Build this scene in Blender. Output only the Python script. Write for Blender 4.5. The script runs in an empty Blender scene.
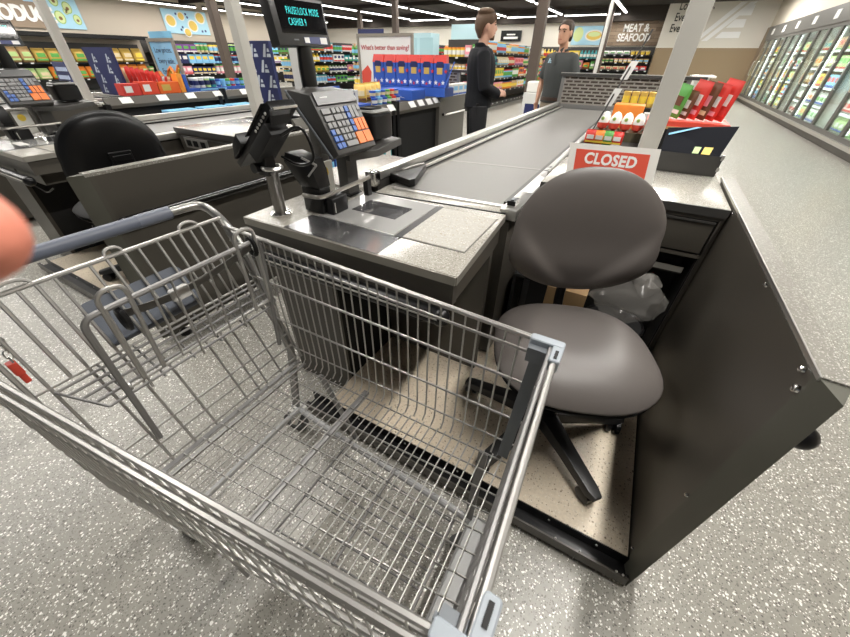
import bpy, bmesh, math, random
from mathutils import Vector, Matrix
random.seed(7)
SC = bpy.context.scene
COL = SC.collection
PI = math.pi

# ---------------------------------------------------------------- camera
cam_d = bpy.data.cameras.new('camera')
cam = bpy.data.objects.new('camera', cam_d)
COL.objects.link(cam)
cam_d.sensor_width = 36.0
cam_d.lens = 338.9 / 850 * 36.0
cam_d.clip_start = 0.01
cam_d.clip_end = 200
cam.location = (0, 0, 1.40)
cam.rotation_mode = 'QUATERNION'
yaw, pit, roll = -0.505, 0.6565, -0.016
fw = Vector((math.sin(yaw) * math.cos(pit), math.cos(yaw) * math.cos(pit), -math.sin(pit)))
rt = Vector((math.cos(yaw), -math.sin(yaw), 0))
dn = fw.cross(rt)
r2 = rt * math.cos(roll) + dn * math.sin(roll)
d2 = -rt * math.sin(roll) + dn * math.cos(roll)
M3 = Matrix((r2, -d2, -fw)).transposed()
cam.rotation_quaternion = M3.to_quaternion()
cam_d.dof.use_dof = True
cam_d.dof.focus_distance = 1.6
cam_d.dof.aperture_fstop = 8.5
SC.camera = cam

# ---------------------------------------------------------------- world, exposure
W = bpy.data.worlds.new('world'); SC.world = W
W.use_nodes = True
W.node_tree.nodes['Background'].inputs[0].default_value = (0.93, 0.97, 1.0, 1)
W.node_tree.nodes['Background'].inputs[1].default_value = 0.12
SC.view_settings.view_transform = 'Standard'
SC.view_settings.look = 'None'
SC.view_settings.exposure = 0.36
SC.view_settings.gamma = 1.0
SC.view_settings.use_curve_mapping = False
SC.cycles.use_denoising = True
SC.cycles.max_bounces = 8
SC.cycles.transparent_max_bounces = 16

STRIP_POWER = 62.0     # watts of each ceiling strip
STRIP_GLOW = 7.0       # glow of its diffuser
CASE_POWER = 55.0      # watts of each freezer case lamp
TRACK_POWER = 60.0

# ---------------------------------------------------------------- materials
MATS = {}
def mat(name, c=(0.5, 0.5, 0.5), rough=0.5, metal=0.0, spec=0.5, emit=None, es=0.0, alpha=1.0, trans=0.0, coat=0.0, bump=0.0, bscale=200.0):
    if name in MATS: return MATS[name]
    m = bpy.data.materials.new(name); m.use_nodes = True
    b = m.node_tree.nodes['Principled BSDF']
    b.inputs['Base Color'].default_value = (*c, 1)
    b.inputs['Roughness'].default_value = rough
    b.inputs['Metallic'].default_value = metal
    b.inputs['Specular IOR Level'].default_value = spec
    b.inputs['Coat Weight'].default_value = coat
    b.inputs['Transmission Weight'].default_value = trans
    b.inputs['Alpha'].default_value = alpha
    if emit:
        b.inputs['Emission Color'].default_value = (*emit, 1)
        b.inputs['Emission Strength'].default_value = es
    if bump:
        nt = m.node_tree
        tc = nt.nodes.new('ShaderNodeTexCoord'); n = nt.nodes.new('ShaderNodeTexNoise')
        n.inputs['Scale'].default_value = bscale
        bp = nt.nodes.new('ShaderNodeBump'); bp.inputs['Strength'].default_value = bump; bp.inputs['Distance'].default_value = 0.002
        nt.links.new(tc.outputs['Object'], n.inputs['Vector']); nt.links.new(n.outputs['Fac'], bp.inputs['Height'])
        nt.links.new(bp.outputs['Normal'], b.inputs['Normal'])
    MATS[name] = m
    return m

def speckle(name, base, flecks, rough=0.5, metal=0.0, spec=0.5, coat=0.0, coord='Object', bump=0.0):
    """base colour with several sizes of irregular flecks: flecks = [(scale, cut, radius, colour)]"""
    m = bpy.data.materials.new(name); m.use_nodes = True
    nt = m.node_tree; L = nt.links.new
    b = nt.nodes['Principled BSDF']
    b.inputs['Roughness'].default_value = rough; b.inputs['Metallic'].default_value = metal
    b.inputs['Specular IOR Level'].default_value = spec; b.inputs['Coat Weight'].default_value = coat
    tc = nt.nodes.new('ShaderNodeTexCoord')
    n0 = nt.nodes.new('ShaderNodeTexNoise'); n0.inputs['Scale'].default_value = 60
    L(tc.outputs[coord], n0.inputs['Vector'])
    off = nt.nodes.new('ShaderNodeVectorMath'); off.operation = 'MULTIPLY_ADD'
    off.inputs[1].default_value = (0.012, 0.012, 0.012)
    L(n0.outputs['Color'], off.inputs[0]); L(tc.outputs[coord], off.inputs[2])
    nb = nt.nodes.new('ShaderNodeTexNoise'); nb.inputs['Scale'].default_value = 90; nb.inputs['Detail'].default_value = 3
    L(tc.outputs[coord], nb.inputs['Vector'])
    cur = nt.nodes.new('ShaderNodeMix'); cur.data_type = 'RGBA'
    cur.inputs['A'].default_value = (*[v * 0.8 for v in base], 1); cur.inputs['B'].default_value = (*[min(1, v * 1.2) for v in base], 1)
    L(nb.outputs['Fac'], cur.inputs['Factor'])
    for sc, cut, rad, c in flecks:
        v = nt.nodes.new('ShaderNodeTexVoronoi'); v.inputs['Scale'].default_value = sc
        L(off.outputs[0], v.inputs['Vector'])
        sep = nt.nodes.new('ShaderNodeSeparateColor'); L(v.outputs['Color'], sep.inputs[0])
        g = nt.nodes.new('ShaderNodeMath'); g.operation = 'GREATER_THAN'; g.inputs[1].default_value = cut; L(sep.outputs[0], g.inputs[0])
        r = nt.nodes.new('ShaderNodeMath'); r.operation = 'MULTIPLY'; r.inputs[1].default_value = rad; L(sep.outputs[1], r.inputs[0])
        l = nt.nodes.new('ShaderNodeMath'); l.operation = 'LESS_THAN'; L(v.outputs['Distance'], l.inputs[0]); L(r.outputs[0], l.inputs[1])
        a = nt.nodes.new('ShaderNodeMath'); a.operation = 'MULTIPLY'; L(g.outputs[0], a.inputs[0]); L(l.outputs[0], a.inputs[1])
        mx = nt.nodes.new('ShaderNodeMix'); mx.data_type = 'RGBA'; mx.inputs['B'].default_value = (*c, 1)
        L(a.outputs[0], mx.inputs['Factor']); L(cur.outputs['Result'], mx.inputs['A']); cur = mx
    L(cur.outputs['Result'], b.inputs['Base Color'])
    if bump:
        bp = nt.nodes.new('ShaderNodeBump'); bp.inputs['Strength'].default_value = bump; bp.inputs['Distance'].default_value = 0.002
        L(nb.outputs['Fac'], bp.inputs['Height']); L(bp.outputs['Normal'], b.inputs['Normal'])
    MATS[name] = m
    return m

def glassy(name, tint=(1, 1, 1), refl=0.08, rough=0.0):
    m = bpy.data.materials.new(name); m.use_nodes = True
    nt = m.node_tree; L = nt.links.new
    nt.nodes.remove(nt.nodes['Principled BSDF'])
    t = nt.nodes.new('ShaderNodeBsdfTransparent'); t.inputs[0].default_value = (*tint, 1)
    g = nt.nodes.new('ShaderNodeBsdfGlossy'); g.inputs['Roughness'].default_value = rough
    f = nt.nodes.new('ShaderNodeLayerWeight'); f.inputs['Blend'].default_value = 0.3
    mm = nt.nodes.new('ShaderNodeMath'); mm.operation = 'MULTIPLY_ADD'; mm.inputs[1].default_value = 0.5; mm.inputs[2].default_value = refl
    L(f.outputs['Fresnel'], mm.inputs[0])
    x = nt.nodes.new('ShaderNodeMixShader'); L(mm.outputs[0], x.inputs[0]); L(t.outputs[0], x.inputs[1]); L(g.outputs[0], x.inputs[2])
    L(x.outputs[0], nt.nodes['Material Output'].inputs[0])
    MATS[name] = m
    return m

M_floor = speckle('vinyl_floor', (0.345, 0.330, 0.290), [(150, 0.45, 0.55, (0.19, 0.18, 0.155)), (90, 0.48, 0.44, (0.95, 0.94, 0.89)), (155, 0.60, 0.48, (0.88, 0.87, 0.82)), (125, 0.6, 0.45, (0.14, 0.13, 0.115))], rough=0.33, spec=0.5, bump=0.15)
M_lam = speckle('tan_laminate', (0.62, 0.53, 0.405), [(130, 0.6, 0.5, (0.36, 0.29, 0.21)), (190, 0.5, 0.5, (0.68, 0.62, 0.52)), (90, 0.85, 0.35, (0.22, 0.17, 0.12))], rough=0.45)
M_cream = speckle('cream_laminate', (0.33, 0.315, 0.27), [(130, 0.6, 0.45, (0.28, 0.24, 0.17)), (190, 0.6, 0.5, (0.50, 0.48, 0.43)), (60, 0.85, 0.3, (0.20, 0.155, 0.10))], rough=0.4)
M_steel = speckle('speckled_steel', (0.62, 0.61, 0.59), [(260, 0.5, 0.6, (0.42, 0.41, 0.40)), (330, 0.5, 0.6, (0.85, 0.84, 0.82))], rough=0.17, metal=0.9, bump=0.25)
M_cap = speckle('speckled_cap', (0.225, 0.215, 0.19), [(240, 0.5, 0.6, (0.17, 0.16, 0.14)), (300, 0.5, 0.6, (0.50, 0.485, 0.45))], rough=0.3, metal=0.0, bump=0.5)
M_ctop = speckle('speckled_counter', (0.37, 0.352, 0.31), [(230, 0.5, 0.6, (0.22, 0.20, 0.165)), (300, 0.5, 0.6, (0.62, 0.60, 0.55))], rough=0.2, metal=0.0, spec=0.8, bump=0.2)
M_dark = mat('charcoal_metal', (0.066, 0.059, 0.048), 0.42, 0.0, 0.5)
M_dark2 = mat('dark_grey_trim', (0.045, 0.043, 0.040), 0.4)
M_black = mat('black_plastic', (0.006, 0.006, 0.0065), 0.3, spec=0.35)
M_blackm = mat('matte_black', (0.010, 0.010, 0.010), 0.7)
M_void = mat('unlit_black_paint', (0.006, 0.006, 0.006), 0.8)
M_chrome = mat('chrome', (0.78, 0.77, 0.75), 0.16, 1.0)
M_alu = mat('brushed_aluminium', (0.66, 0.65, 0.62), 0.32, 0.9)
M_wire = mat('zinc_wire', (0.43, 0.42, 0.40), 0.38, 0.8)
M_wiredark = mat('dull_zinc', (0.27, 0.265, 0.26), 0.45, 0.7)
M_grip = mat('blue_grey_grip', (0.115, 0.130, 0.170), 0.45)
M_flap = mat('slate_plastic', (0.115, 0.130, 0.158), 0.45)
M_capl = mat('pale_grey_plastic', (0.31, 0.345, 0.38), 0.4)
M_capd = mat('mid_grey_plastic', (0.15, 0.165, 0.18), 0.45)
M_seat = mat('grey_vinyl', (0.120, 0.106, 0.098), 0.42, 0, 0.5, bump=0.12, bscale=900)
M_belt = mat('grey_belt', (0.165, 0.159, 0.148), 0.42, bump=0.1, bscale=500)
M_white = mat('white_card', (0.78, 0.77, 0.73), 0.5)
M_red = mat('red_print', (0.70, 0.075, 0.045), 0.5)
M_post = mat('putty_paint', (0.47, 0.455, 0.415), 0.45)
M_brown = mat('brown_paint', (0.085, 0.062, 0.048), 0.5)
M_ceil = mat('dark_ceiling', (0.030, 0.023, 0.018), 0.8)
M_cream_wall = mat('cream_wall', (0.66, 0.60, 0.50), 0.7)
M_glow = mat('led_diffuser', (0.9, 0.9, 0.9), 0.5, emit=(1.0, 0.97, 0.92), es=STRIP_GLOW)
M_glass = glassy('clear_glass', (0.93, 0.97, 0.95), 0.05)
M_film = mat('clear_film', (0.34, 0.325, 0.30), 0.15, 0, 1.0, alpha=0.24)
M_tag = mat('white_tag', (0.72, 0.72, 0.70), 0.5)

# ---------------------------------------------------------------- geometry helpers
class MB:
    """collects shapes into ONE mesh (world coordinates)"""
    def __init__(s): s.bm = bmesh.new(); s.mi = 0
    def _f(s, vs):
        try:
            f = s.bm.faces.new(vs); f.material_index = s.mi; f.smooth = True; return f
        except ValueError: return None
    def mat(s, i): s.mi = i; return s
    def hexa(s, p):
        v = [s.bm.verts.new(q) for q in p]
        for f in ((3, 2, 1, 0), (4, 5, 6, 7), (0, 1, 5, 4), (1, 2, 6, 5), (2, 3, 7, 6), (3, 0, 4, 7)): s._f([v[i] for i in f])
        return s
    def box(s, x0, x1, y0, y1, z0, z1):
        return s.hexa([(x0, y0, z0), (x1, y0, z0), (x1, y1, z0), (x0, y1, z0), (x0, y0, z1), (x1, y0, z1), (x1, y1, z1), (x0, y1, z1)])
    def rbox(s, x0, x1, y0, y1, z0, z1, r=0.01):
        """box with rounded vertical and top/bottom edges"""
        def ring(z, k):
            o = []
            for cx, cy, a0 in ((x1 - r, y1 - r, 0), (x0 + r, y1 - r, 1), (x0 + r, y0 + r, 2), (x1 - r, y0 + r, 3)):
                for j in range(4):
                    a = (a0 + j / 3) * PI / 2
                    o.append((cx + (r - k) * math.cos(a), cy + (r - k) * math.sin(a), z))
            return o
        e = r * 0.4
        return s.loft([ring(z0, e), ring(z0 + e, 0), ring(z1 - e, 0), ring(z1, e)])
    def loft(s, rings, cap=True, closed=True):
        vr = [[s.bm.verts.new(p) for p in r] for r in rings]
        n = len(vr[0])
        for a, b in zip(vr, vr[1:]):
            for i in range(n if closed else n - 1):
                j = (i + 1) % n; s._f([a[i], a[j], b[j], b[i]])
        if cap:
            s._f(list(reversed(vr[0]))); s._f(vr[-1])
        return s
    def tube(s, pts, r, n=6, closed=False, cap=True):
        pts = [Vector(p) for p in pts]; N = len(pts); rings = []
        t0 = (pts[1] - pts[0]).normalized()
        up = Vector((0, 0, 1)) if abs(t0.z) < 0.9 else Vector((1, 0, 0))
        u = t0.cross(up).normalized()
        for i, p in enumerate(pts):
            if closed: t = (pts[(i + 1) % N] - pts[i - 1])
            else: t = pts[min(i + 1, N - 1)] - pts[max(i - 1, 0)]
            t.normalize()
            u = (u - t * u.dot(t))
            if u.length < 1e-6: u = t.orthogonal()
            u.normalize(); w = t.cross(u)
            rr = r[i] if isinstance(r, (list, tuple)) else r
            rings.append([p + (u * math.cos(2 * PI * k / n) + w * math.sin(2 * PI * k / n)) * rr for k in range(n)])
        if closed: rings.append(rings[0]); return s.loft(rings, cap=False)
        return s.loft(rings, cap=cap)
    def bar(s, a, b, w, h, up=(0, 0, 1)):
        """rectangular bar from a to b, w across, h along up"""
        a, b = Vector(a), Vector(b); t = (b - a).normalized(); up = Vector(up)
        x = t.cross(up).normalized() * (w / 2); y = x.cross(t).normalized() * (h / 2)
        return s.hexa([a - x - y, a + x - y, b + x - y, b - x - y, a - x + y, a + x + y, b + x + y, b - x + y])
    def prism(s, pts, d):
        """planar polygon pts swept by vector d"""
        d = Vector(d); return s.loft([[Vector(p) for p in pts], [Vector(p) + d for p in pts]])
    def cyl(s, a, b, r0, r1=None, n=16):
        return s.tube([a, b], [r0, r0 if r1 is None else r1], n)
    def lathe(s, c, prof, n=16, sx=1, sy=1, axis=None):
        c = Vector(c); q = Vector((0, 0, 1)).rotation_difference(Vector(axis)) if axis else None
        rings = []
        for r, z in prof:
            rg = []
            for k in range(n):
                v = Vector((r * sx * math.cos(2 * PI * k / n), r * sy * math.sin(2 * PI * k / n), z))
                if q: v = q @ v
                rg.append(c + v)
            rings.append(rg)
        return s.loft(rings)
    def ball(s, c, rx, ry=None, rz=None, n=12, m=8):
        ry = rx if ry is None else ry; rz = rx if rz is None else rz
        prof = [(max(1e-4, math.sin(PI * i / m)), -math.cos(PI * i / m)) for i in range(m + 1)]
        return s.loft([[(c[0] + r * rx * math.cos(2 * PI * k / n), c[1] + r * ry * math.sin(2 * PI * k / n), c[2] + z * rz) for k in range(n)] for r, z in prof])
    def xform(s, m):
        bmesh.ops.transform(s.bm, matrix=m, verts=s.bm.verts); return s

LOC = {}
def wloc(o): return LOC.get(o.name, Vector((0, 0, 0)))
def obj(name, mb, m, parent=None, bevel=0.0, sharp=0.6, loc=None):
    """link the collected shapes as one mesh object; vertices are stored relative to the thing's base"""
    bm = mb.bm
    bmesh.ops.recalc_face_normals(bm, faces=bm.faces)
    if bevel:
        es = [e for e in bm.edges if len(e.link_faces) == 2 and e.calc_face_angle(0) > 0.6]
        try: bmesh.ops.bevel(bm, geom=es, offset=bevel, segments=2, affect='EDGES', profile=0.6, clamp_overlap=True)
        except Exception: pass
    if parent is not None: L0 = wloc(parent)
    elif loc is not None: L0 = Vector(loc)
    else:
        xs = [v.co for v in bm.verts]
        lo = [min(c[i] for c in xs) for i in range(3)]; hi = [max(c[i] for c in xs) for i in range(3)]
        L0 = Vector(((lo[0] + hi[0]) / 2, (lo[1] + hi[1]) / 2, lo[2]))
    bmesh.ops.translate(bm, verts=bm.verts, vec=-L0)
    for e in bm.edges:
        if len(e.link_faces) == 2 and e.calc_face_angle(0) > sharp: e.smooth = False
    me = bpy.data.meshes.new(name); bm.to_mesh(me); bm.free()
    for mm in (m if isinstance(m, (list, tuple)) else [m]): me.materials.append(mm)
    o = bpy.data.objects.new(name, me); COL.objects.link(o)
    if parent is not None: o.parent = parent
    else: o.location = L0
    LOC[o.name] = L0
    return o
def objs(name, mbs, m, parent, bevel=0.0):
    for b in mbs: obj(name, b, m, parent, bevel)
def tag(o, label, cat, group=None, kind=None):
    o['label'] = label; o['category'] = cat
    if group: o['group'] = group
    if kind: o['kind'] = kind
    return o
def thing(name, label, cat, loc, group=None):
    o = bpy.data.objects.new(name, None); COL.objects.link(o)
    o.empty_display_size = 0.05
    o.location = loc; LOC[o.name] = Vector(loc)
    return tag(o, label, cat, group)
def struct(name, mb, m, bevel=0.0):
    o = obj(name, mb, m, None, bevel); o['kind'] = 'structure'; return o
def copy_tree(o, off, label=None, rot=None, first=True):
    c = o.copy(); COL.objects.link(c)
    if first:
        c.location = Vector(o.location) + Vector(off)
        if label: c['label'] = label
        if rot is not None: c.rotation_euler = rot
    LOC[c.name] = wloc(o) + Vector(off)
    for ch in [k for k in o.children]:
        d = copy_tree(ch, off, first=False); d.parent = c
        d.matrix_parent_inverse = ch.matrix_parent_inverse.copy()
    return c
def text(name, body, size, m, parent, mtx, ext=0.0015, bold=0.0, align='CENTER', spacing=1.0, line=1.0, shear=0.0):
    """lettering as a mesh; mtx carries the text plane (x right, y up) into the world"""
    cu = bpy.data.curves.new('t', 'FONT'); cu.body = body; cu.size = size; cu.extrude = ext
    cu.align_x = align; cu.align_y = 'CENTER'; cu.offset = bold; cu.space_character = spacing; cu.space_line = line; cu.shear = shear
    cu.resolution_u = 3
    to = bpy.data.objects.new('t', cu); COL.objects.link(to)
    dg = bpy.context.evaluated_depsgraph_get(); dg.update()
    me = bpy.data.meshes.new_from_object(to.evaluated_get(dg))
    bpy.data.objects.remove(to); bpy.data.curves.remove(cu)
    me.transform(Matrix.Translation(-wloc(parent)) @ mtx)
    me.materials.clear(); me.materials.append(m); me.name = name
    o = bpy.data.objects.new(name, me); COL.objects.link(o); o.parent = parent
    return o
def plane_mtx(origin, right, up, sx=1.0):
    r = Vector(right).normalized(); u = Vector(up); u = (u - r * u.dot(r)).normalized(); n = r.cross(u)
    m = Matrix((r, u, n)).transposed().to_4x4(); m.translation = Vector(origin); return m @ Matrix.Diagonal((sx, 1, 1, 1))
def lerp(a, b, t): return tuple(a[i] + (b[i] - a[i]) * t for i in range(3))
def arc(pts, r, n=5):
    """polyline with rounded corners"""
    P = [Vector(p) for p in pts]; out = [P[0]]
    for i in range(1, len(P) - 1):
        a = (P[i - 1] - P[i]); b = (P[i + 1] - P[i]); rr = min(r, a.length * 0.49, b.length * 0.49)
        p0 = P[i] + a.normalized() * rr; p1 = P[i] + b.normalized() * rr
        for k in range(n + 1):
            t = k / n; out.append((1 - t) ** 2 * p0 + 2 * t * (1 - t) * P[i] + t * t * p1)
    out.append(P[-1]); return out
def remeshed(name, mb, m, parent, voxel, smooth=4, decimate=None):
    """fuse overlapping shapes into one continuous skin"""
    bm = mb.bm; bmesh.ops.recalc_face_normals(bm, faces=bm.faces)
    me = bpy.data.meshes.new('tmp'); bm.to_mesh(me); bm.free()
    o = bpy.data.objects.new('tmp', me); COL.objects.link(o)
    r = o.modifiers.new('r', 'REMESH'); r.mode = 'VOXEL'; r.voxel_size = voxel; r.use_smooth_shade = True
    s = o.modifiers.new('s', 'SMOOTH'); s.factor = 0.5; s.iterations = smooth
    dg = bpy.context.evaluated_depsgraph_get(); dg.update()
    m2 = bpy.data.meshes.new_from_object(o.evaluated_get(dg))
    bpy.data.objects.remove(o)
    m2.transform(Matrix.Translation(-wloc(parent)))
    for p in m2.polygons: p.use_smooth = True
    m2.materials.clear(); m2.materials.append(m); m2.name = name
    q = bpy.data.objects.new(name, m2); COL.objects.link(q); q.parent = parent
    LOC[q.name] = wloc(parent)
    return q
# ================================================================ the setting
struct('floor', MB().box(-23, 4.6, -7, 26, -0.1, 0), M_floor)
struct('ceiling', MB().box(-23, 4.6, -7, 26, 3.5, 3.6), M_ceil)
M_beige = mat('beige_wall', (0.50, 0.44, 0.36), 0.7)
M_tanw = mat('tan_wall', (0.31, 0.228, 0.135), 0.65)
M_mural = mat('grey_mural', (0.70, 0.665, 0.60), 0.65)
M_muralA = mat('pale_mural_mark', (0.86, 0.86, 0.86), 0.6)
M_ivory = mat('ivory_wall', (0.74, 0.71, 0.63), 0.7)
struct('wall_left', MB().box(-22.2, -22.0, -7, 26, 0, 3.5), M_beige)
struct('wall_back', MB().box(-22, -0.6, 24.6, 24.8, 0, 3.5), M_ivory)
struct('wall_back_right', MB().box(-0.62, 4.6, 24.0, 24.2, 1.93, 3.5), M_mural)
struct('wall_back_wainscot', MB().box(-0.62, 4.6, 23.99, 24.2, 0, 1.93), M_tanw)
struct('trim_1', MB().box(-0.63, 4.6, 23.97, 24.0, 1.91, 1.95), M_ivory)
struct('wall_right', MB().box(4.4, 4.6, -7, 24, 0, 3.5), M_cream_wall)
struct('trim_2', MB().box(3.46, 4.4, -7, 24, 2.60, 3.5), M_cream_wall)
struct('trim_3', MB().box(3.40, 4.4, 23.2, 24.0, 0, 2.6), mat('brown_corner', (0.30, 0.23, 0.16), 0.6))
struct('trim_4', MB().box(-22, -0.62, 24.2, 24.6, 2.95, 3.5), M_ceil)
# plank section of the back wall
M_plank = bpy.data.materials.new('wood_plank'); M_plank.use_nodes = True
_nt = M_plank.node_tree; _b = _nt.nodes['Principled BSDF']; _b.inputs['Roughness'].default_value = 0.6
_tc = _nt.nodes.new('ShaderNodeTexCoord'); _mp = _nt.nodes.new('ShaderNodeMapping'); _mp.inputs['Rotation'].default_value = (PI / 2, 0, 0)
_br = _nt.nodes.new('ShaderNodeTexBrick'); _br.inputs['Scale'].default_value = 1.0
_br.inputs['Brick Width'].default_value = 0.9; _br.inputs['Row Height'].default_value = 0.14; _br.inputs['Mortar Size'].default_value = 0.004
_br.inputs['Color1'].default_value = (0.19, 0.13, 0.085, 1); _br.inputs['Color2'].default_value = (0.32, 0.24, 0.165, 1); _br.inputs['Mortar'].default_value = (0.06, 0.04, 0.03, 1)
_nt.links.new(_tc.outputs['Object'], _mp.inputs[0]); _nt.links.new(_mp.outputs[0], _br.inputs[0]); _nt.links.new(_br.outputs['Color'], _b.inputs['Base Color'])
struct('wall_back_planks', MB().box(-2.95, -0.62, 24.5, 24.6, 2.0, 2.95), M_plank)

# wall lettering and the mural's mark
M_ink = mat('black_print', (0.02, 0.02, 0.02), 0.6)
mural = tag(obj('wall_mural_mark', MB().prism([(0.80, 23.985, 2.16), (1.02, 23.985, 2.16), (2.28, 23.985, 3.46), (2.05, 23.985, 3.46)], (0, 0.01, 0))
    .prism([(1.14, 23.985, 2.16), (1.36, 23.985, 2.16), (2.62, 23.985, 3.46), (2.39, 23.985, 3.46)], (0, 0.01, 0))
    .prism([(1.62, 23.985, 2.26), (2.52, 23.985, 2.26), (2.50, 23.985, 2.48), (1.80, 23.985, 2.48)], (0, 0.01, 0))
    .prism([(1.88, 23.985, 2.62), (2.52, 23.985, 2.62), (2.50, 23.985, 2.90), (2.10, 23.985, 2.90)], (0, 0.01, 0))
    .prism([(2.20, 23.985, 3.02), (2.60, 23.985, 3.02), (2.60, 23.985, 3.36), (2.44, 23.985, 3.36)], (0, 0.01, 0)), M_muralA),
    'large pale striped emblem painted on the grey wall beside the freezers', 'wall emblem')
sl = thing('wall_slogan', 'dark three line slogan on the grey back wall behind the post', 'wall lettering', (0.5, 23.98, 2.55))
for i, s in enumerate(('Low prices.', 'Every aisle.', 'Every day.')):
    text('lettering', s, 0.42, M_ink, sl, plane_mtx((-0.20 - 0.05 * i, 23.985, 3.40 - 0.39 * i), (1, 0, 0), (0, 0, 1), 0.70), 0.004, 0.004, 'LEFT')
ms = thing('department_sign', 'white capital letters on the wood plank wall over the far shelves', 'sign', (-1.6, 24.48, 2.2))
M_sgn = mat('white_letters', (0.86, 0.85, 0.82), 0.5)
text('lettering', 'MEAT &', 0.42, M_sgn, ms, plane_mtx((-1.78, 24.46, 2.68), (1, 0, 0), (0, 0, 1), 0.80), 0.02, 0.012)
text('lettering', 'SEAFOOD', 0.42, M_sgn, ms, plane_mtx((-1.78, 24.46, 2.31), (1, 0, 0), (0, 0, 1), 0.80), 0.02, 0.012)
pb = tag(obj('produce_sign', MB().box(-21.99, -21.93, 3.5, 8.42, 2.12, 3.4), mat('taupe_board', (0.30, 0.225, 0.16), 0.6)), 'brown board with white capital letters high on the left wall', 'sign')
text('lettering', 'PRODUCE', 0.62, M_sgn, pb, plane_mtx((-21.91, 7.40, 2.52), (0, 1, 0), (0, 0, 1), 0.80), 0.02, 0.030, spacing=0.95)
tag(obj('blue_board', MB().box(-21.928, -21.90, 7.75, 8.25, 2.90, 3.3), mat('sky_card', (0.42, 0.62, 0.80), 0.6)), 'small pale blue board over the white letters on the left wall', 'board')

def wall_poster(name, label, o, right, up, w, h, back, blobs, frame=None):
    """flat printed picture: dishes and leaves as low relief discs in the picture's plane"""
    r = Vector(right); u = Vector(up); n = r.cross(u); c = Vector(o)
    t = thing(name, label, 'poster', o)
    b = MB().hexa([c - r * w / 2 - u * h / 2 - n * 0.02, c + r * w / 2 - u * h / 2 - n * 0.02, c + r * w / 2 - u * h / 2, c - r * w / 2 - u * h / 2,
                   c - r * w / 2 + u * h / 2 - n * 0.02, c + r * w / 2 + u * h / 2 - n * 0.02, c + r * w / 2 + u * h / 2, c - r * w / 2 + u * h / 2])
    obj('panel', b, back, t)
    for bx, by, rx, ry, m, lay in blobs:
        g = MB(); ring = [c + r * (bx + rx * math.cos(a * PI / 9)) + u * (by + ry * math.sin(a * PI / 9)) + n * (0.002 * lay) for a in range(18)]
        g.loft([ring, [p + n * 0.002 for p in ring]]); obj('print', g, m, t)
    return t
M_sky = mat('sky_print', (0.40, 0.66, 0.80), 0.6)
M_leaf = mat('green_print', (0.30, 0.46, 0.10), 0.6); M_leafl = mat('pale_green_print', (0.62, 0.72, 0.34), 0.6)
M_pit = mat('brown_print', (0.22, 0.12, 0.05), 0.6); M_dish = mat('white_print', (0.82, 0.80, 0.74), 0.6); M_food = mat('yellow_print', (0.72, 0.50, 0.10), 0.6)
M_berry = mat('navy_print', (0.05, 0.06, 0.20), 0.6)
bl = []
for bx, by, s in ((-0.26, -0.30, 1.0), (0.12, 0.02, 0.9), (-0.24, 0.22, 0.9), (0.22, 0.42, 0.8), (0.30, -0.34, 0.8), (-0.05, 0.55, 0.8), (0.02, -0.1, 0.5)):
    bl += [(bx, by, 0.17 * s, 0.21 * s, M_leaf, 1), (bx, by, 0.14 * s, 0.18 * s, M_leafl, 2), (bx, by - 0.03, 0.06 * s, 0.06 * s, M_pit, 3)]
wall_poster('avocado_poster', 'pale blue poster of halved avocados on the left wall', (-21.95, 8.95, 2.80), (0, 1, 0), (0, 0, 1), 1.0, 1.3, M_sky, bl)
bl = []
for bx, by, s in ((-0.80, 0.02, 1.0), (-0.22, 0.22, 0.7), (0.28, -0.12, 1.0), (0.78, 0.22, 1.0), (-0.1, -0.40, 0.75)):
    bl += [(bx, by, 0.27 * s, 0.25 * s, M_dish, 1), (bx, by, 0.21 * s, 0.20 * s, M_food, 2)]
for bx, by in ((-0.45, 0.3), (0.05, 0.32), (0.1, 0.2), (-0.4, -0.3), (-0.3, -0.2), (0.72, -0.32), (0.9, -0.3)): bl.append((bx, by, 0.05, 0.05, M_berry, 2))
wall_poster('baking_poster', 'wide pale blue poster of round golden dishes on the left wall', (-21.95, 14.0, 2.66), (0, 1, 0), (0, 0, 1), 2.3, 0.92, M_sky, bl)
bl = [(-0.55, 0.05, 0.25, 0.30, M_leafl, 1), (0.25, 0.0, 0.45, 0.24, M_dish, 1), (0.25, 0.0, 0.38, 0.18, M_food, 2), (0.25, 0.05, 0.30, 0.10, M_leafl, 3)]
wall_poster('sandwich_poster', 'blue poster of a sandwich on the back wall above the far shelves', (-3.95, 24.56, 2.42), (1, 0, 0), (0, 0, 1), 1.7, 0.78, M_sky, bl)
tag(obj('wall_board', MB().box(-2.85 - 0.35, -2.85 + 0.2, 24.55, 24.6, 2.05, 2.85), M_mural), 'plain grey board on the back wall next to the wood planks', 'board')
for x, w in ((-10.9, 'left of'), (-8.2, 'right of')):
    t = thing('hanging_sign', 'black sign on the back wall, ' + w + ' the head of the man in black', 'sign', (x, 24.5, 2.2))
    obj('panel', MB().box(x - 0.6, x + 0.6, 24.5, 24.56, 2.2, 2.68), M_black, t)
    obj('print', MB().box(x - 0.42, x + 0.42, 24.49, 24.5, 2.30, 2.40).box(x - 0.25, x + 0.25, 24.49, 24.5, 2.47, 2.53), M_sgn, t)
t = thing('framed_picture', 'dark framed picture high on the cream wall above the freezer doors', 'picture', (3.46, 14.2, 2.9))
obj('frame', MB().box(3.43, 3.46, 13.2, 15.6, 2.92, 3.45), M_brown, t); obj('print', MB().box(3.425, 3.43, 13.28, 15.52, 3.0, 3.40), mat('dim_print', (0.25, 0.2, 0.17), 0.6), t)

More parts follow.
